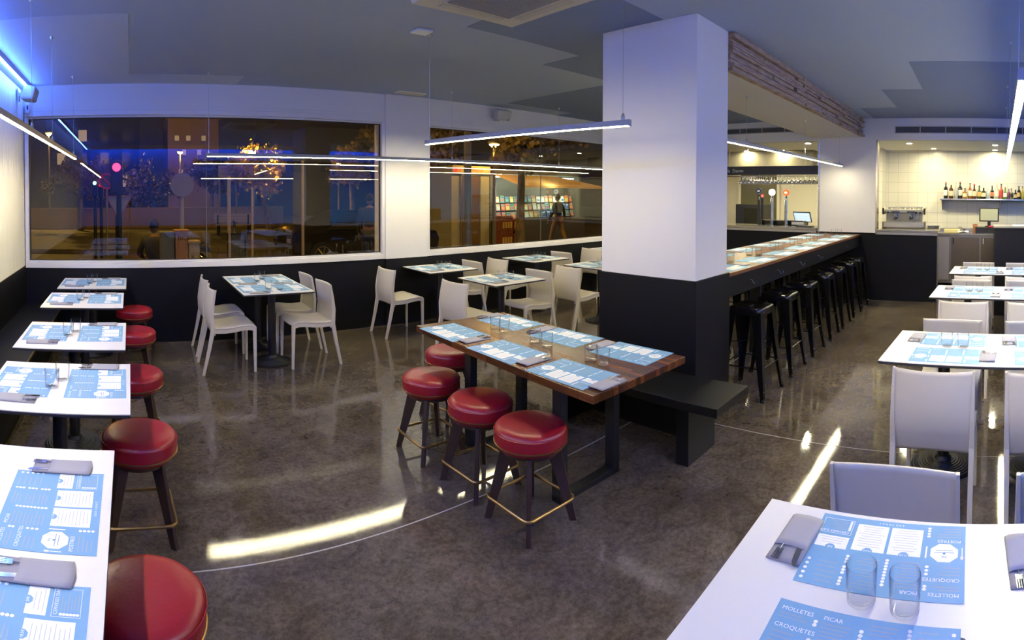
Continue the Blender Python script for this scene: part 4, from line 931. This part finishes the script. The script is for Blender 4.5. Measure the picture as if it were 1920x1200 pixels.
# ------------------------------------------------------------------ people (outside) and the photographer's tripod
def body(name, J, E, mats_, label, parent=None):
    me = bpy.data.meshes.new(name); me.from_pydata([j[:3] for j in J], E, []); me.materials.append(mats_)
    o = bpy.data.objects.new(name, me); C.objects.link(o)
    md = o.modifiers.new('skin', 'SKIN'); md.use_smooth_shade = True
    for i, j in enumerate(J):
        d = me.skin_vertices[0].data[i]; d.radius = (j[3], j[4] if len(j) > 4 else j[3]); d.use_root = (i == 0)
    sb = o.modifiers.new('smooth', 'SUBSURF'); sb.levels = 1; sb.render_levels = 1
    return o
def person(loc, rz, pose, top, trousers, label, scale=1.):
    """pose: 'stand', 'walk' or 'sit'; faces +y locally; body is one surface, clothes follow it as shells"""
    hip = .93; legs = {'stand': ((.0, .0), (.0, .0)), 'walk': ((.28, -.02), (-.30, .0)), 'sit': None}[pose]
    J = [(0, 0, hip, .14, .105), (0, .0, hip + .18, .135, .095), (0, -.01, hip + .38, .165, .105), (0, -.01, hip + .50, .10, .07), (0, .0, hip + .56, .05, .05)]
    E = [(0, 1), (1, 2), (2, 3), (3, 4)]
    def add(p, par): J.append(p); E.append((par, len(J) - 1)); return len(J) - 1
    foot = []
    for s in (-1, 1):
        a = add((s * .095, 0, hip - .06, .09), 0)
        if pose == 'sit':
            b = add((s * .12, .40, hip - .04, .062), a); c = add((s * .12, .42, hip - .44, .04), b); add((s * .12, .53, hip - .49, .032), c)
        else:
            f = legs[0 if s < 0 else 1][0]; b = add((s * .10, f * .45 + .02, .50, .06), a); c = add((s * .10, f - .02, .09, .038), b); add((s * .10, f + .12, .045, .032), c)
        sh = add((s * .19, -.01, hip + .44, .055), 2)
        if pose == 'sit': e = add((s * .25, .10, hip + .20, .042), sh); h_ = add((s * .15, .32, hip + .12, .030), e); hd = (s * .10, .40, hip + .12)
        else: e = add((s * .245, -.03 - (.06 * s if pose == 'walk' else 0), hip + .16, .04), sh); h_ = add((s * .25, .05 - (.14 * s if pose == 'walk' else 0), hip - .07, .028), e); hd = (s * .25, .07 - (.14 * s if pose == 'walk' else 0), hip - .15)
        pm = add((hd[0], hd[1], hd[2], .026, .016), h_)
        for q in range(4): add((hd[0] + (q - 1.5) * .017, hd[1] + .035, hd[2] - .055 - .01 * (q % 2), .008), pm)
        add((hd[0] - s * .035, hd[1] + .03, hd[2] - .01, .009), pm)
    t = body('person', J, E, mat('skin_tone', (.22, .12, .08), .6), label); tag(t, label, 'person'); t.location = loc; t.rotation_euler.z = rz; t.scale = (scale,) * 3
    # head, with face
    k = MB(); hz = hip + .68
    prof = [(.001, -.125), (.04, -.115), (.062, -.08), (.072, -.03), (.076, .03), (.068, .08), (.04, .115), (.001, .125)]
    k.lathe(prof, 18, (0, .015, hz), cap0=False, cap1=False); k.v = [(x, .015 + (y - .015) * 1.2, z) for x, y, z in k.v]
    k.add([(-.012, .10, hz - .02), (.012, .10, hz - .02), (0, .128, hz - .022), (0, .10, hz + .02)], [(0, 2, 3), (2, 1, 3), (0, 1, 2)])
    for s in (-1, 1): k.ball((s * .077, .01, hz - .01), .018, 8)
    k.build('head', mat('skin_tone'), t, smooth=True)
    k = MB(); 
    for s in (-1, 1): k.ball((s * .028, .098, hz + .008), .009, 8)
    k.build('eyes', M_dark, t); k = MB(); k.box((-.022, .094, hz - .062), (.022, .102, hz - .054)); k.build('mouth', mat('lip', (.2, .06, .05), .5), t)
    k = MB(); k.grid(lambda u, v: (.084 * math.sin(PI * .62 * v) * math.cos(2 * PI * u), .005 + .10 * math.sin(PI * .62 * v) * math.sin(2 * PI * u) - .012, hz + .012 + .122 * math.cos(PI * .62 * v)), 20, 8); k.build('hair', mat('dark_hair', (.012, .009, .007), .6), t, smooth=True)
    # clothing as slightly larger skins
    def cloth(nm, idx, m, g):
        mp = {}; JJ = []; EE = []
        for i in idx: mp[i] = len(JJ); j = J[i]; JJ.append(tuple(j[:3]) + tuple(v + g + (.012 if i in (2, 3) else 0) for v in j[3:]))
        for a, b in E:
            if a in mp and b in mp: EE.append((mp[a], mp[b]))
        o = body(nm, JJ, EE, m, ''); o.parent = t
    n = len(J); per = (n - 5) // 2
    L, Rr = 5, 5 + per
    arm0 = 4; cloth('jacket', [2, 1, 0, 3, L + arm0, L + arm0 + 1, L + arm0 + 2, Rr + arm0, Rr + arm0 + 1, Rr + arm0 + 2], top, .02)
    cloth('trousers', [0, L, L + 1, L + 2, Rr, Rr + 1, Rr + 2], trousers, .018)
    for s0 in (L + 3, Rr + 3):
        p = J[s0]; q = MB(); q.box((p[0] - .045, p[1] - .17, p[2] - .045), (p[0] + .045, p[1] + .07, p[2] + .03)); q.build('shoe', M_dark, t, bevel=.02)
    return t
# tripod of the camera, reflected in the window
t = thing('camera_tripod', (0, 0, 0)); tag(t, 'black camera tripod reflected in the left part of the window', 'tripod')
for i in range(3):
    a = .35 + i * 2 * PI / 3; c, s = math.cos(a), math.sin(a)
    k = MB(); k.path([(.05 * c, .05 * s, 1.38), (.23 * c, .23 * s, .75)], .015, 8); lg = k.build('leg', mat('grey_tripod_tube', (.25, .25, .26), .35, .6), t, smooth=True)
    k = MB(); k.path([(.23 * c, .23 * s, .75), (.42 * c, .42 * s, .01)], .010, 8); k.build('lower_tube', M_iron, lg, smooth=True)
k = MB(); k.path([(0, 0, 1.1), (0, 0, 1.48)], .014, 10); k.build('centre_column', M_iron, t, smooth=True)
k = MB(); k.lathe([(.03, 1.44), (.05, 1.47), (.05, 1.50), (.03, 1.53), (.04, 1.55), (.04, 1.56)], 16); k.build('head', M_iron, t, smooth=True)

# ------------------------------------------------------------------ the street at night
M_asph = mat('asphalt', (.07, .062, .055), .75, noise=(3, (.11, .10, .09), .3, .7, (1, 1, 1)))
M_pave = brickmat('pavement_slabs', (.14, .12, .10), (.12, .105, .09), (.06, .05, .045), .4, .4, .01, .8, 'z')
sbox('street_ground', (-30, YW + .3, -.22), (60, 70, -.12), M_asph)
sbox('pavement', (-10, YW + .3, -.12), (30, 9.6, -.02), M_pave)
sbox('far_pavement', (-30, 17, -.12), (9, 60, -.0), M_pave)
sbox('kiosk_pavement', (9.2, 9.6, -.12), (30, 60, -.02), M_pave)
k = MB()
for i in range(8): x = 4.1 + i * .0; y = 10.0 + i * .95; k.box((4.3 + .10 * i, y, -.1195), (8.6, y + .5, -.117))
struct(k.build('road_crossing_paint', mat('road_paint', (.5, .48, .42), .7)))
def lamp_pt(loc, power, col, rad=.12, name='sodium_glow'):
    L = bpy.data.lights.new(name, 'POINT'); L.energy = power; L.color = col; L.shadow_soft_size = rad
    o = bpy.data.objects.new(name, L); C.objects.link(o); o.location = loc; return o
SOD = (1., .56, .10)
M_sod = mat('sodium_lamp', (1, .7, .3), .5, emit=(1., .66, .22), es=14)
M_post = mat('galvanised_post', (.22, .20, .18), .5, .6)
def street_lamp(x, y, h, label, power=260):
    t = thing('street_lamp', (x, y, -.1)); tag(t, label, 'street lamp', 'street lamps')
    k = MB(); k.path([(0, 0, 0), (0, 0, 1.2), (0, 0, h)], [.07, .06, .035], 10); k.build('pole', M_post, t, smooth=True)
    k = MB(); k.lathe([(.05, h), (.20, h + .10), (.22, h + .16), (.03, h + .24)], 14); k.build('hood', M_post, t, smooth=True)
    k = MB(); k.lathe([(.08, h - .02), (.16, h + .05), (.16, h + .09)], 12); k.build('lamp_glass', M_sod, t, smooth=True)
    lamp_pt((x, y, h - .25), power, SOD)
street_lamp(5.84, 25, 3.75, 'lit street lamp glowing inside the golden tree', 4500)
street_lamp(10.2, 25, 3.25, 'lit street lamp further right, near the second tree', 2200)
street_lamp(-4.5, 30, 5.2, 'distant street lamp at the far left of the window', 2500)
street_lamp(10.65, 13.3, 3.30, 'street lamp glowing above the kiosk awning', 260)
street_lamp(3.2, 34, 4.4, 'street lamp in front of the tan building', 1500)
for x_, lb in ((-3.4, 'unseen added street lamp left of the wide window'), (6.0, 'unseen added street lamp behind the wall pier'), (17.5, 'unseen added street lamp beyond the kiosk')):  # tall lamps added above the window view to light the street
    t = thing('street_lamp', (x_, 8.3, -.1)); tag(t, lb, 'street lamp', 'street lamps')
    k = MB(); k.path([(0, 0, 0), (0, 0, 8.8), (0, -.5, 9.2)], [.08, .05, .04], 10); k.build('pole', M_post, t, smooth=True)
    k = MB(); k.box((-.15, -1.0, 9.15), (.15, -.4, 9.25)); k.build('hood', M_post, t); k = MB(); k.box((-.12, -.95, 9.12), (.12, -.45, 9.15)); k.build('lamp_glass', M_sod, t)
    lamp_pt((x_, 7.6, 8.7), 1900, SOD, .2)
def tree(x, y, trunk, cr, cen, n, label, lean=0., leafc=(.16, .11, .02)):
    t = thing('street_tree', (x, y, -.1)); tag(t, label, 'tree', 'street trees')
    k = MB(); tx, tz = lean, trunk
    k.path([(0, 0, 0), (tx * .4, 0, tz * .5), (tx, 0, tz), (tx * 1.3, .1, tz + cr * .5)], [.17, .12, .10, .05], 9)
    for i in range(7):
        a = i * .9; k.path([(tx, 0, tz), (tx + math.cos(a) * cr * .45, math.sin(a) * cr * .45, tz + cr * .45), (tx + math.cos(a) * cr * .85, math.sin(a) * cr * .85, tz + cr * .6)], [.05, .03, .012], 6)
    k.build('trunk', mat('plane_tree_bark', (.20, .15, .09), .8, noise=(6, (.09, .07, .045), .4, .6, (1, 1, .5))), t, smooth=True)
    k = MB(); rr = random.Random(int(x * 10))
    cl = [(cen[0] + rr.gauss(0, cr * .42), rr.gauss(0, cr * .4), cen[1] + rr.gauss(0, cr * .32)) for _ in range(26)]
    for i in range(n):
        c = rr.choice(cl); p = Vector((c[0] + rr.gauss(0, cr * .14), c[1] + rr.gauss(0, cr * .14), c[2] + rr.gauss(0, cr * .12)))
        a = Euler((rr.uniform(0, 6), rr.uniform(0, 6), rr.uniform(0, 6))).to_matrix(); s = rr.uniform(.05, .11)
        k.add([p + a @ Vector(v) * s for v in ((-1, -.6, 0), (0, -1, .2), (1, -.3, 0), (.6, .8, -.2), (-.7, .8, 0))], [(0, 1, 2, 3, 4)])
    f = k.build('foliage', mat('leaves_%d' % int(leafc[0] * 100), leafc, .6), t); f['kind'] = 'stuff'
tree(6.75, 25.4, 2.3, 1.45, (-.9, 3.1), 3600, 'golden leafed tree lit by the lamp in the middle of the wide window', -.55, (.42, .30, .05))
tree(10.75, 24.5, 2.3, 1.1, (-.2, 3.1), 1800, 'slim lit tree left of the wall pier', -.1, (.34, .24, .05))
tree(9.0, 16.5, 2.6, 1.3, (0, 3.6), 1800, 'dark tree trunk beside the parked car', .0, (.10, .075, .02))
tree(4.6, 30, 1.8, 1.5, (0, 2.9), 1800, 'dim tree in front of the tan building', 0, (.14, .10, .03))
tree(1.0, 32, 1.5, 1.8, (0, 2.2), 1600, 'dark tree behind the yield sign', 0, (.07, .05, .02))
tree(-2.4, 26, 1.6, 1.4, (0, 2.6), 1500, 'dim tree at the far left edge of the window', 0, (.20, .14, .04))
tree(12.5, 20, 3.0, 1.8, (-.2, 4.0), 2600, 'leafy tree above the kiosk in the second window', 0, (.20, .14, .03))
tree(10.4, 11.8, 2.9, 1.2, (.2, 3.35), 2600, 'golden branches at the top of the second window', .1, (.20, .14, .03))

# signs and traffic light
def post(x, y, h, r=.03, name='sign_post', z0=-.1):
    k = MB(); k.path([(0, 0, z0), (0, 0, h)], r, 10); return k, (x, y, 0)
t = thing('yield_sign', (-.18, 9.0, 0)); tag(t, 'inverted triangle road sign on a dark pole, seen from behind', 'road sign')
k, l = post(0, 0, 1.72, .05); k.build('pole', M_iron, t, smooth=True)
k = MB(); k.add([(-.205, -.02, 1.69), (.205, -.02, 1.69), (0, -.02, 1.28), (-.205, -.008, 1.69), (.205, -.008, 1.69), (0, -.008, 1.28)], [(0, 2, 1), (3, 4, 5), (0, 1, 4, 3), (1, 2, 5, 4), (2, 0, 3, 5)]); k.build('plate', mat('grey_sign_back', (.36, .35, .35), .5), t)
k = MB(); a = [Vector(p) for p in ((-.205, -.024, 1.69), (.205, -.024, 1.69), (0, -.024, 1.28))]
for i in range(3): k.path([a[i], a[(i + 1) % 3]], .008, 6)
k.build('rim', mat('rust_rim', (.30, .12, .05), .6), t)
t = thing('round_road_sign', (.97, 10, 0)); tag(t, 'round road sign seen from behind on a grey pole', 'road sign')
k, l = post(0, 0, 2.1, .035); k.build('pole', mat('pale_post', (.34, .32, .30), .5), t, smooth=True)
k = MB(); k.path([(0, -.045, 1.89), (0, -.035, 1.89)], .22, 32); k.build('plate', mat('dull_sign_back', (.20, .20, .21), .5), t)
t = thing('no_entry_sign', (-.64, 15, 0)); tag(t, 'small round sign with red ring and bar left of the traffic light', 'road sign')
k, l = post(0, 0, 2.3, .03); k.build('pole', M_post, t)
k = MB(); k.path([(.2 * math.cos(a), -.04, 2.09 + .2 * math.sin(a)) for a in [2 * PI * i / 28 for i in range(28)]], .026, 6, True); k.path([(-.13, -.04, 2.22), (.13, -.04, 1.96)], .022, 6); k.build('ring', mat('red_sign', (.45, .02, .02), .5, ), t)
k = MB(); k.path([(0, -.035, 2.09), (0, -.03, 2.09)], .2, 28); k.build('plate', mat('dark_sign_face', (.05, .05, .08), .5), t)
def traffic(x, y, z, col, nm, label, r=.10, h=.9, dy=0):
    t = thing('traffic_light', (x, y, 0)); tag(t, label, 'traffic light', 'traffic lights')
    k = MB(); k.path([(0, .06, -.1), (0, .06, z)], .05, 10); k.build('pole', M_iron, t)
    k = MB(); k.box((-r * 1.5, -.1, z - h + r * 1.6), (r * 1.5, .1, z + r * 1.6)); k.build('housing', M_iron, t, bevel=.02)
    k = MB(); k.path([(0, -.13, z), (0, -.1, z)], r, 20); k.build('lit_lens', mat(nm, col, .4, emit=col, es=7), t)
traffic(-.36, 15, 2.476, (1, .03, .08), 'red_lens', 'big glowing red traffic light', .115)
traffic(-.98, 15.2, 2.05, (.25, 1, .75), 'green_lens', 'small green pedestrian light at the far left', .05, .45)
traffic(-.82, 15.4, 2.0, (1, .03, .03), 'red_lens_small', 'small red pedestrian light right of the green one', .05, .45)
for x, y, h, lb in ((1.655, 8.9, 1.98, 'pale thin post in the middle of the wide window'), (3.32, 10, 2.33, 'tall tan post right of the golden tree'), (3.0, 13, 1.85, 'grey street post beside the golden tree')):
    k = MB(); k.path([(0, 0, -.1), (0, 0, h)], .028, 10); k.lathe([(.034, h), (.02, h + .03)], 10); o = k.build('street_post', mat('tan_post', (.42, .33, .22), .5), loc=(x, y, 0), smooth=True); tag(o, lb, 'post', 'street posts')
t = thing('direction_sign', (4.6, 25, 0)); tag(t, 'pale rectangular board with two text rows left of the golden tree', 'road sign')
k = MB(); k.box((-.45, -.03, 2.5), (.45, 0, 3.05)); k.build('board', mat('cream_board', (.5, .44, .34), .6), t)
k = MB(); k.text('CENTRE CIUTAT', .13, (-.40, -.032, 2.86), (1, 0, 0), (0, 0, 1)); k.text('Hospital  H', .13, (-.40, -.032, 2.62), (1, 0, 0), (0, 0, 1)); k.build('lettering', mat('rust_letters', (.3, .08, .04), .6), t)
k = MB(); k.path([(-.4, 0, -.1), (-.4, 0, 2.6)], .04, 8); k.path([(.4, 0, -.1), (.4, 0, 2.6)], .04, 8); k.build('posts', M_post, t)
# building behind
t = thing('apartment_building', (5.2, 42, 0)); tag(t, 'tan apartment building with lit windows behind the trees', 'building')
k = MB(); k.box((-2.2, 0, 0), (1.8, 6, 7.6)); k.build('wall', mat('tan_render', (.16, .10, .05), .8), t)
for i, (x, z) in enumerate(((-.95, 4.9), (.25, 4.9), (-1.5, 6.0), (-.6, 6.0), (.6, 6.0), (-1.2, 3.4), (-.4, 3.4), (.7, 3.4))):
    k = MB(); k.box((x - .22, -.04, z - .35), (x + .22, .02, z + .35)); wn = k.build('window', mat('dark_window_frame', (.08, .06, .05), .5), t)
    k = MB(); k.box((x - .17, -.05, z - .1), (x + .17, -.041, z + .30)); k.build('blind', mat('pale_blind', (.55, .5, .42), .6, emit=(1, .8, .5), es=.12), wn)
k = MB(); k.box((-2.4, -.2, 7.6), (2.0, 6, 7.9)); k.build('cornice', mat('tan_render'), t)
t = thing('apartment_building', (-8, 52, 0)); tag(t, 'dark distant block at the left of the wide window', 'building')
k = MB(); k.box((0, 0, 0), (9, 6, 9.5)); k.build('wall', mat('dark_render', (.03, .022, .015), .8), t)
for i in range(4):
    for j in range(3):
        k = MB(); k.box((1.0 + i * 2.1, -.05, 2.5 + j * 2.2), (1.8 + i * 2.1, 0, 3.6 + j * 2.2)); k.build('window', mat('lit_window', (.6, .5, .3), .5, emit=(1, .7, .35), es=.35) if (i * 3 + j) % 4 == 1 else mat('dark_window', (.02, .02, .02), .2), t)
t = thing('apartment_building', (12, 40, 0)); tag(t, 'dim brown block behind the kiosk', 'building')
k = MB(); k.box((-1, 0, 0), (14, 6, 9)); k.build('wall', mat('brown_render', (.05, .035, .02), .8), t)
for i in range(5): k = MB(); k.box((.4 + i * 2.4, -.05, 3.4), (1.3 + i * 2.4, 0, 4.9)); k.build('window', mat('dark_window'), t)
k = MB(); k.box((-14, 27.4, 0), (8, 27.7, 1.05)); o = k.build('garden_wall', mat('ochre_wall', (.36, .25, .13), .8)); tag(o, 'low ochre wall behind the street bench', 'wall')
# bench
t = thing('street_bench', (4.3, 22, 0)); tag(t, 'pale slatted street bench under the golden tree', 'bench')
k = MB()
for i in range(4): k.box((-.8, -.2 + i * .11, .42), (.8, -.12 + i * .11, .45))
for i in range(3): k.box((-.8, .24, .55 + i * .12), (.8, .27, .64 + i * .12))
k.build('slats', mat('pale_slats', (.42, .33, .22), .6), t)
for x in (-.65, .65): k = MB(); k.box((x - .03, -.2, 0), (x + .03, -.14, .43)); k.box((x - .03, .2, 0), (x + .03, .28, .85)); k.build('leg', M_iron, t)
# parked car
def car(x, y, rz, label):
    t = thing('parked_car', (x, y, -.12), rz); tag(t, label, 'car')
    P = [(-2.05, .32), (-2.1, .62), (-2.0, .84), (-1.2, .93), (-.55, 1.38), (.65, 1.42), (1.35, 1.02), (2.0, .92), (2.1, .6), (2.02, .32)]
    k = MB(); n = len(P); vs = []
    for yy, sc in ((-.86, .0), (-.80, 1), (.80, 1), (.86, 0)):
        for (a, b) in P: bb = b if sc else min(b, .9); vs.append((a * (.99 if not sc else 1), yy if b < 1.0 or not sc else yy * .82, bb))
    fs = [(a * n + i, a * n + (i + 1) % n, (a + 1) * n + (i + 1) % n, (a + 1) * n + i) for a in range(3) for i in range(n)] + [tuple(range(n))[::-1], tuple(3 * n + i for i in range(n))]
    k.add(vs, fs); k.build('bodywork', mat('black_car_paint', (.012, .011, .011), .12, coat=.5), t, bevel=.03)
    for s in (-1, 1):
        k = MB(); yy = s * .70
        k.add([(-1.05, s * .868, .92), (-.5, s * .70, 1.33), (.6, s * .70, 1.36), (1.2, s * .868, .95)], [(0, 1, 2, 3)]); k.build('side_glass', mat('dark_glass'), t)
    for x_ in (-1.3, 1.3):
        for s in (-1, 1):
            k = MB(); k.path([(x_, s * .74, .33), (x_, s * .90, .33)], .32, 24); wl = k.build('wheel', M_iron, t)
            k = MB()
            for q in range(7): a = q * 2 * PI / 7; k.path([(x_, s * .905, .33), (x_ + .21 * math.cos(a), s * .905, .33 + .21 * math.sin(a))], .018, 5)
            k.path([(x_ + .215 * math.cos(a), s * .905, .33 + .215 * math.sin(a)) for a in [2 * PI * i / 20 for i in range(20)]], .012, 5, True); k.build('alloy_rim', M_steel, wl)
    for s in (-1, 1): k = MB(); k.box((2.02, s * .62 - .16, .62), (2.09, s * .62 + .16, .74)); k.build('headlight', M_chrome, t)
car(5.9, 13.2, PI + .0, 'black parked car beyond the crossing')
# graffiti cabinets, board, scooter, bollard
def cab(x, y, w_, d, h, m, label, marks):
    t = thing('utility_cabinet', (x, y, -.02)); tag(t, label, 'utility cabinet', 'street cabinets')
    k = MB(); k.box((-w_ / 2, -d / 2, 0), (w_ / 2, d / 2, h)); k.box((-w_ / 2 - .015, -d / 2 - .015, h), (w_ / 2 + .015, d / 2 + .015, h + .03)); k.build('casing', m, t)
    k = MB(); k.box((-w_ / 2 + .03, -d / 2 - .006, .08), (w_ / 2 - .03, -d / 2, h - .06)); k.build('door', m, t)
    if marks:
        k = MB()
        for s, z, sz in marks: k.text(s, sz, (-w_ / 2 + .03, -d / 2 - .008, z), (1, 0, 0), (0, 0, 1))
        k.build('graffiti', M_dark if w_ < .3 else mat('red_paint', (.3, .05, .03), .7), t)
cab(.60, 8.8, .22, .3, 1.10, mat('grey_green_cabinet', (.17, .16, .11), .6), 'grey green street cabinet nearest the seated man', None)
cab(.83, 8.75, .20, .3, 1.13, mat('orange_cabinet', (.40, .19, .07), .6), 'orange street cabinet with black letters and red scrawl', (('BCS', 1.0, .11), ('x7', .6, .14), ('xr', .42, .12)))
cab(1.03, 8.75, .17, .3, .95, mat('tan_cabinet', (.42, .30, .15), .6), 'tan street cabinet with a black scrawl', (('k', .7, .12), ('8o', .4, .13), ('S', .2, .16)))
t = thing('pavement_board', (1.78, 8.9, -.02)); tag(t, 'black framed A-board standing on the pavement', 'sign board')
k = MB(); k.box((-.16, -.02, .0), (-.13, .02, 1.08)); k.box((.13, -.02, 0), (.16, .02, 1.08)); k.box((-.13, -.02, 1.05), (.13, .02, 1.08)); k.box((-.13, -.02, .45), (.13, .02, .48)); k.build('frame', M_iron, t)
k = MB(); k.box((-.13, -.008, .48), (.13, .008, 1.05)); k.build('panel', mat('olive_panel_board', (.10, .09, .05), .4), t)
t = thing('scooter', (1.38, 9.35, -.02), -.15); tag(t, 'dark motor scooter parked behind the cabinets', 'scooter')
for x in (-.55, .55): k = MB(); k.path([(x, -.05, .25), (x, .05, .25)], .25, 22); k.build('wheel', M_iron, t, bevel=.03)
k = MB(); k.path([(-.62, 0, .62), (-.35, 0, .66), (-.05, 0, .5), (.15, 0, .3), (.38, 0, .42), (.46, 0, .85)], [.10, .15, .14, .09, .10, .06], 12); k.build('bodywork', mat('black_car_paint'), t, smooth=True)
k = MB(); k.path([(-.62, 0, .80), (-.3, 0, .84), (.02, 0, .78)], [.08, .11, .07], 10); k.build('saddle', M_iron, t, smooth=True)
k = MB(); k.path([(.46, -.3, 1.0), (.46, -.1, .95), (.44, 0, .9), (.46, .1, .95), (.46, .3, 1.0)], .018, 8); k.path([(.5, 0, .9), (.55, 0, .25)], .03, 8); k.build('handlebar', M_iron, t, smooth=True)
for s in (-1, 1): k = MB(); k.path([(.46, s * .22, .98), (.44, s * .26, 1.16)], .008, 6); k.path([(.43, s * .26, 1.2), (.45, s * .26, 1.2)], .06, 14); k.build('mirror', M_chrome, t)
k = MB(); k.path([(.55, 0, .82), (.62, 0, .82)], .07, 16); k.build('headlight', M_chrome, t)
k = MB(); k.lathe([(.06, 0), (.06, .75), (.05, .8), (.001, .82)], 14); o = k.build('bollard', M_iron, loc=(4.35, 9.3, -.02), smooth=True); tag(o, 'black bollard beside the zebra crossing', 'bollard')
# kiosk
t = thing('newspaper_kiosk', (13.1, 14.2, -.02)); tag(t, 'lit newspaper kiosk with tan awning in the second window', 'kiosk')
k = MB(); k.box((-1.9, .55, 0), (2.6, .7, 2.5)); k.box((-1.9, -.0, 0), (-1.78, .7, 2.5)); k.box((2.48, -.0, 0), (2.6, .7, 2.5)); k.box((-1.9, -.0, 2.4), (2.6, .7, 2.55)); k.build('walls', mat('kiosk_green_grey', (.10, .09, .06), .6), t)
k = MB(); k.add([(-1.75, 0, 2.38), (1.1, 0, 2.38), (3.0, -.9, 2.0), (-1.35, -.9, 2.0)], [(0, 1, 2, 3)]); k.add([(-1.35, -.9, 2.0), (3.0, -.9, 2.0), (3.0, -.92, 1.93), (-1.35, -.92, 1.93)], [(0, 1, 2, 3)]); k.build('awning', mat('tan_canvas', (.55, .36, .15), .8, bump=(6, .6, (1, .3, 1))), t, solid=.01)
for r_ in range(3):
    k = MB(); k.box((-1.75, .1 + r_ * .05, .86 + r_ * .27), (2.4, .5, .88 + r_ * .27)); k.build('shelf_board', M_steel, t)
k = MB(); k.box((-1.7, .2, 2.3), (2.4, .3, 2.34)); k.build('tube_lamp', mat('kiosk_tube', (1, 1, 1), .5, emit=(.85, 1, .85), es=10), t)
k = MB(); k.box((-1.85, -.3, 0), (2.5, .1, .84)); k.build('counter_front', mat('kiosk_counter', (.06, .045, .03), .6), t)
mc = [(.65, .62, .5), (.5, .08, .06), (.08, .2, .5), (.55, .5, .12), (.1, .4, .35), (.7, .7, .68), (.6, .3, .1), (.08, .08, .1)]
mm_ = [mat('magazine_%d' % i, c, .4) for i, c in enumerate(mc)]
NTH = 'first second third fourth fifth sixth seventh eighth ninth tenth eleventh twelfth thirteenth fourteenth fifteenth sixteenth seventeenth eighteenth nineteenth'.split()
cols = ['cream', 'red', 'blue', 'yellow', 'teal', 'white', 'orange', 'black']; rows_ = ['lower', 'middle', 'upper']
for r_ in range(3):
    for i in range(19):
        ci = R.randrange(8); w_ = R.uniform(.15, .2); h_ = R.uniform(.2, .25)
        k = MB(Matrix.Rotation(R.uniform(-.1, .1), 4, 'Y') @ Matrix.Rotation(-.2, 4, 'X')); k.box((-w_ / 2, -.006, 0), (w_ / 2, .006, h_), 0); k.box((-w_ / 2 + .015, -.0075, h_ * .68), (w_ / 2 - .015, -.006, h_ * .88), 1); k.box((-w_ / 3, -.0075, h_ * .15), (w_ / 3, -.006, h_ * .55), 2)
        o = k.build('magazine', [mm_[ci], mm_[(ci + 3) % 8], mm_[(ci + 5) % 8]], loc=(13.1 - 1.62 + i * .215, 14.2 + .12 + r_ * .05, .862 + r_ * .27))
        tag(o, '%s covered magazine, %s from the left in the %s kiosk row' % (cols[ci], NTH[i], rows_[r_]), 'magazine', 'magazines on the kiosk shelves')
for i in range(4):
    k = MB(); k.box((-.24, -.15, 0), (.24, .15, .40 if i % 2 else .5))
    for q in range(4): k.box((-.2 + q * .11, -.156, .1), (-.12 + q * .11, -.15, .3), 1)
    o = k.build('vending_crate', [mat('red_crate', (.16, .02, .01), .5, noise=(30, (.32, .16, .04), .5, .6, (1, 1, 1))), mat('gold_print', (.6, .4, .1), .5)], loc=(11.45 + (i % 2) * .52, 13.75, -.02 + (i // 2) * .5)); tag(o, 'red display crate in front of the kiosk, %s' % ['lower left', 'lower right', 'upper left', 'upper right'][i], 'crate', 'red crates in front of the kiosk')
t = thing('kiosk_booth', (10.25, 14.0, -.02)); tag(t, 'tall grey booth with a door and red newspaper sign', 'booth')
k = MB(); k.box((-.75, 0, 0), (.75, 1.2, 2.62)); k.build('casing', mat('concrete_grey', (.30, .28, .22), .6), t)
k = MB(); k.box((-.38, -.03, .1), (.32, 0, 2.3)); d = k.build('door', mat('brown_door', (.12, .075, .02), .4), t)
k = MB(); k.box((-.43, -.04, .1), (-.38, .0, 2.35)); k.box((.32, -.04, .1), (.37, 0, 2.35)); k.box((-.43, -.04, 2.3), (.37, 0, 2.35)); k.build('door_frame', M_steelr, d)
k = MB(); k.box((-.75, -.06, 2.36), (.75, -.001, 2.62)); sg = k.build('sign_panel', mat('pale_sign_panel', (.42, .36, .22), .6), t)
k = MB(); k.box((-.72, -.064, 2.40), (-.56, -.061, 2.56)); k.text('el Periódico', .20, (-.52, -.062, 2.43), (1, 0, 0), (0, 0, 1)); k.build('lettering', mat('red_letters', (.8, .07, .02), .5), sg)
lamp_pt((13.2, 13.2, 2.2), 35, (1., .85, .45), .2, 'kiosk_glow'); lamp_pt((14.6, 13.7, 1.75), 60, (.85, 1., .8), .1, 'kiosk_shelf_glow'); lamp_pt((12.2, 13.7, 1.75), 60, (.85, 1., .8), .1, 'kiosk_shelf_glow')

navyj = mat('navy_jacket', (.02, .02, .03), .8); greyj = mat('dark_grey_jacket', (.05, .05, .05), .8); jean = mat('dark_jeans', (.03, .035, .06), .8); khak = mat('khaki_trousers', (.22, .13, .06), .8)
person((.42, 9.45, -.45), .15, 'sit', greyj, jean, 'person in a dark jacket seated behind the street cabinets')
k = MB(); k.box((-.2, -.18, 0), (.2, .18, .36)); o = k.build('concrete_stool', M_iron, loc=(.42, 9.43, -.02)); tag(o, 'low dark seat under the seated man by the cabinets', 'seat')
person((5.05, 10.6, -.02), -.6, 'stand', mat('olive_jacket', (.035, .033, .02), .8), jean, 'person in an olive jacket standing at the zebra crossing')
person((12.9, 12.7, -.02), .1, 'walk', navyj, khak, 'person in a dark top walking past the kiosk')
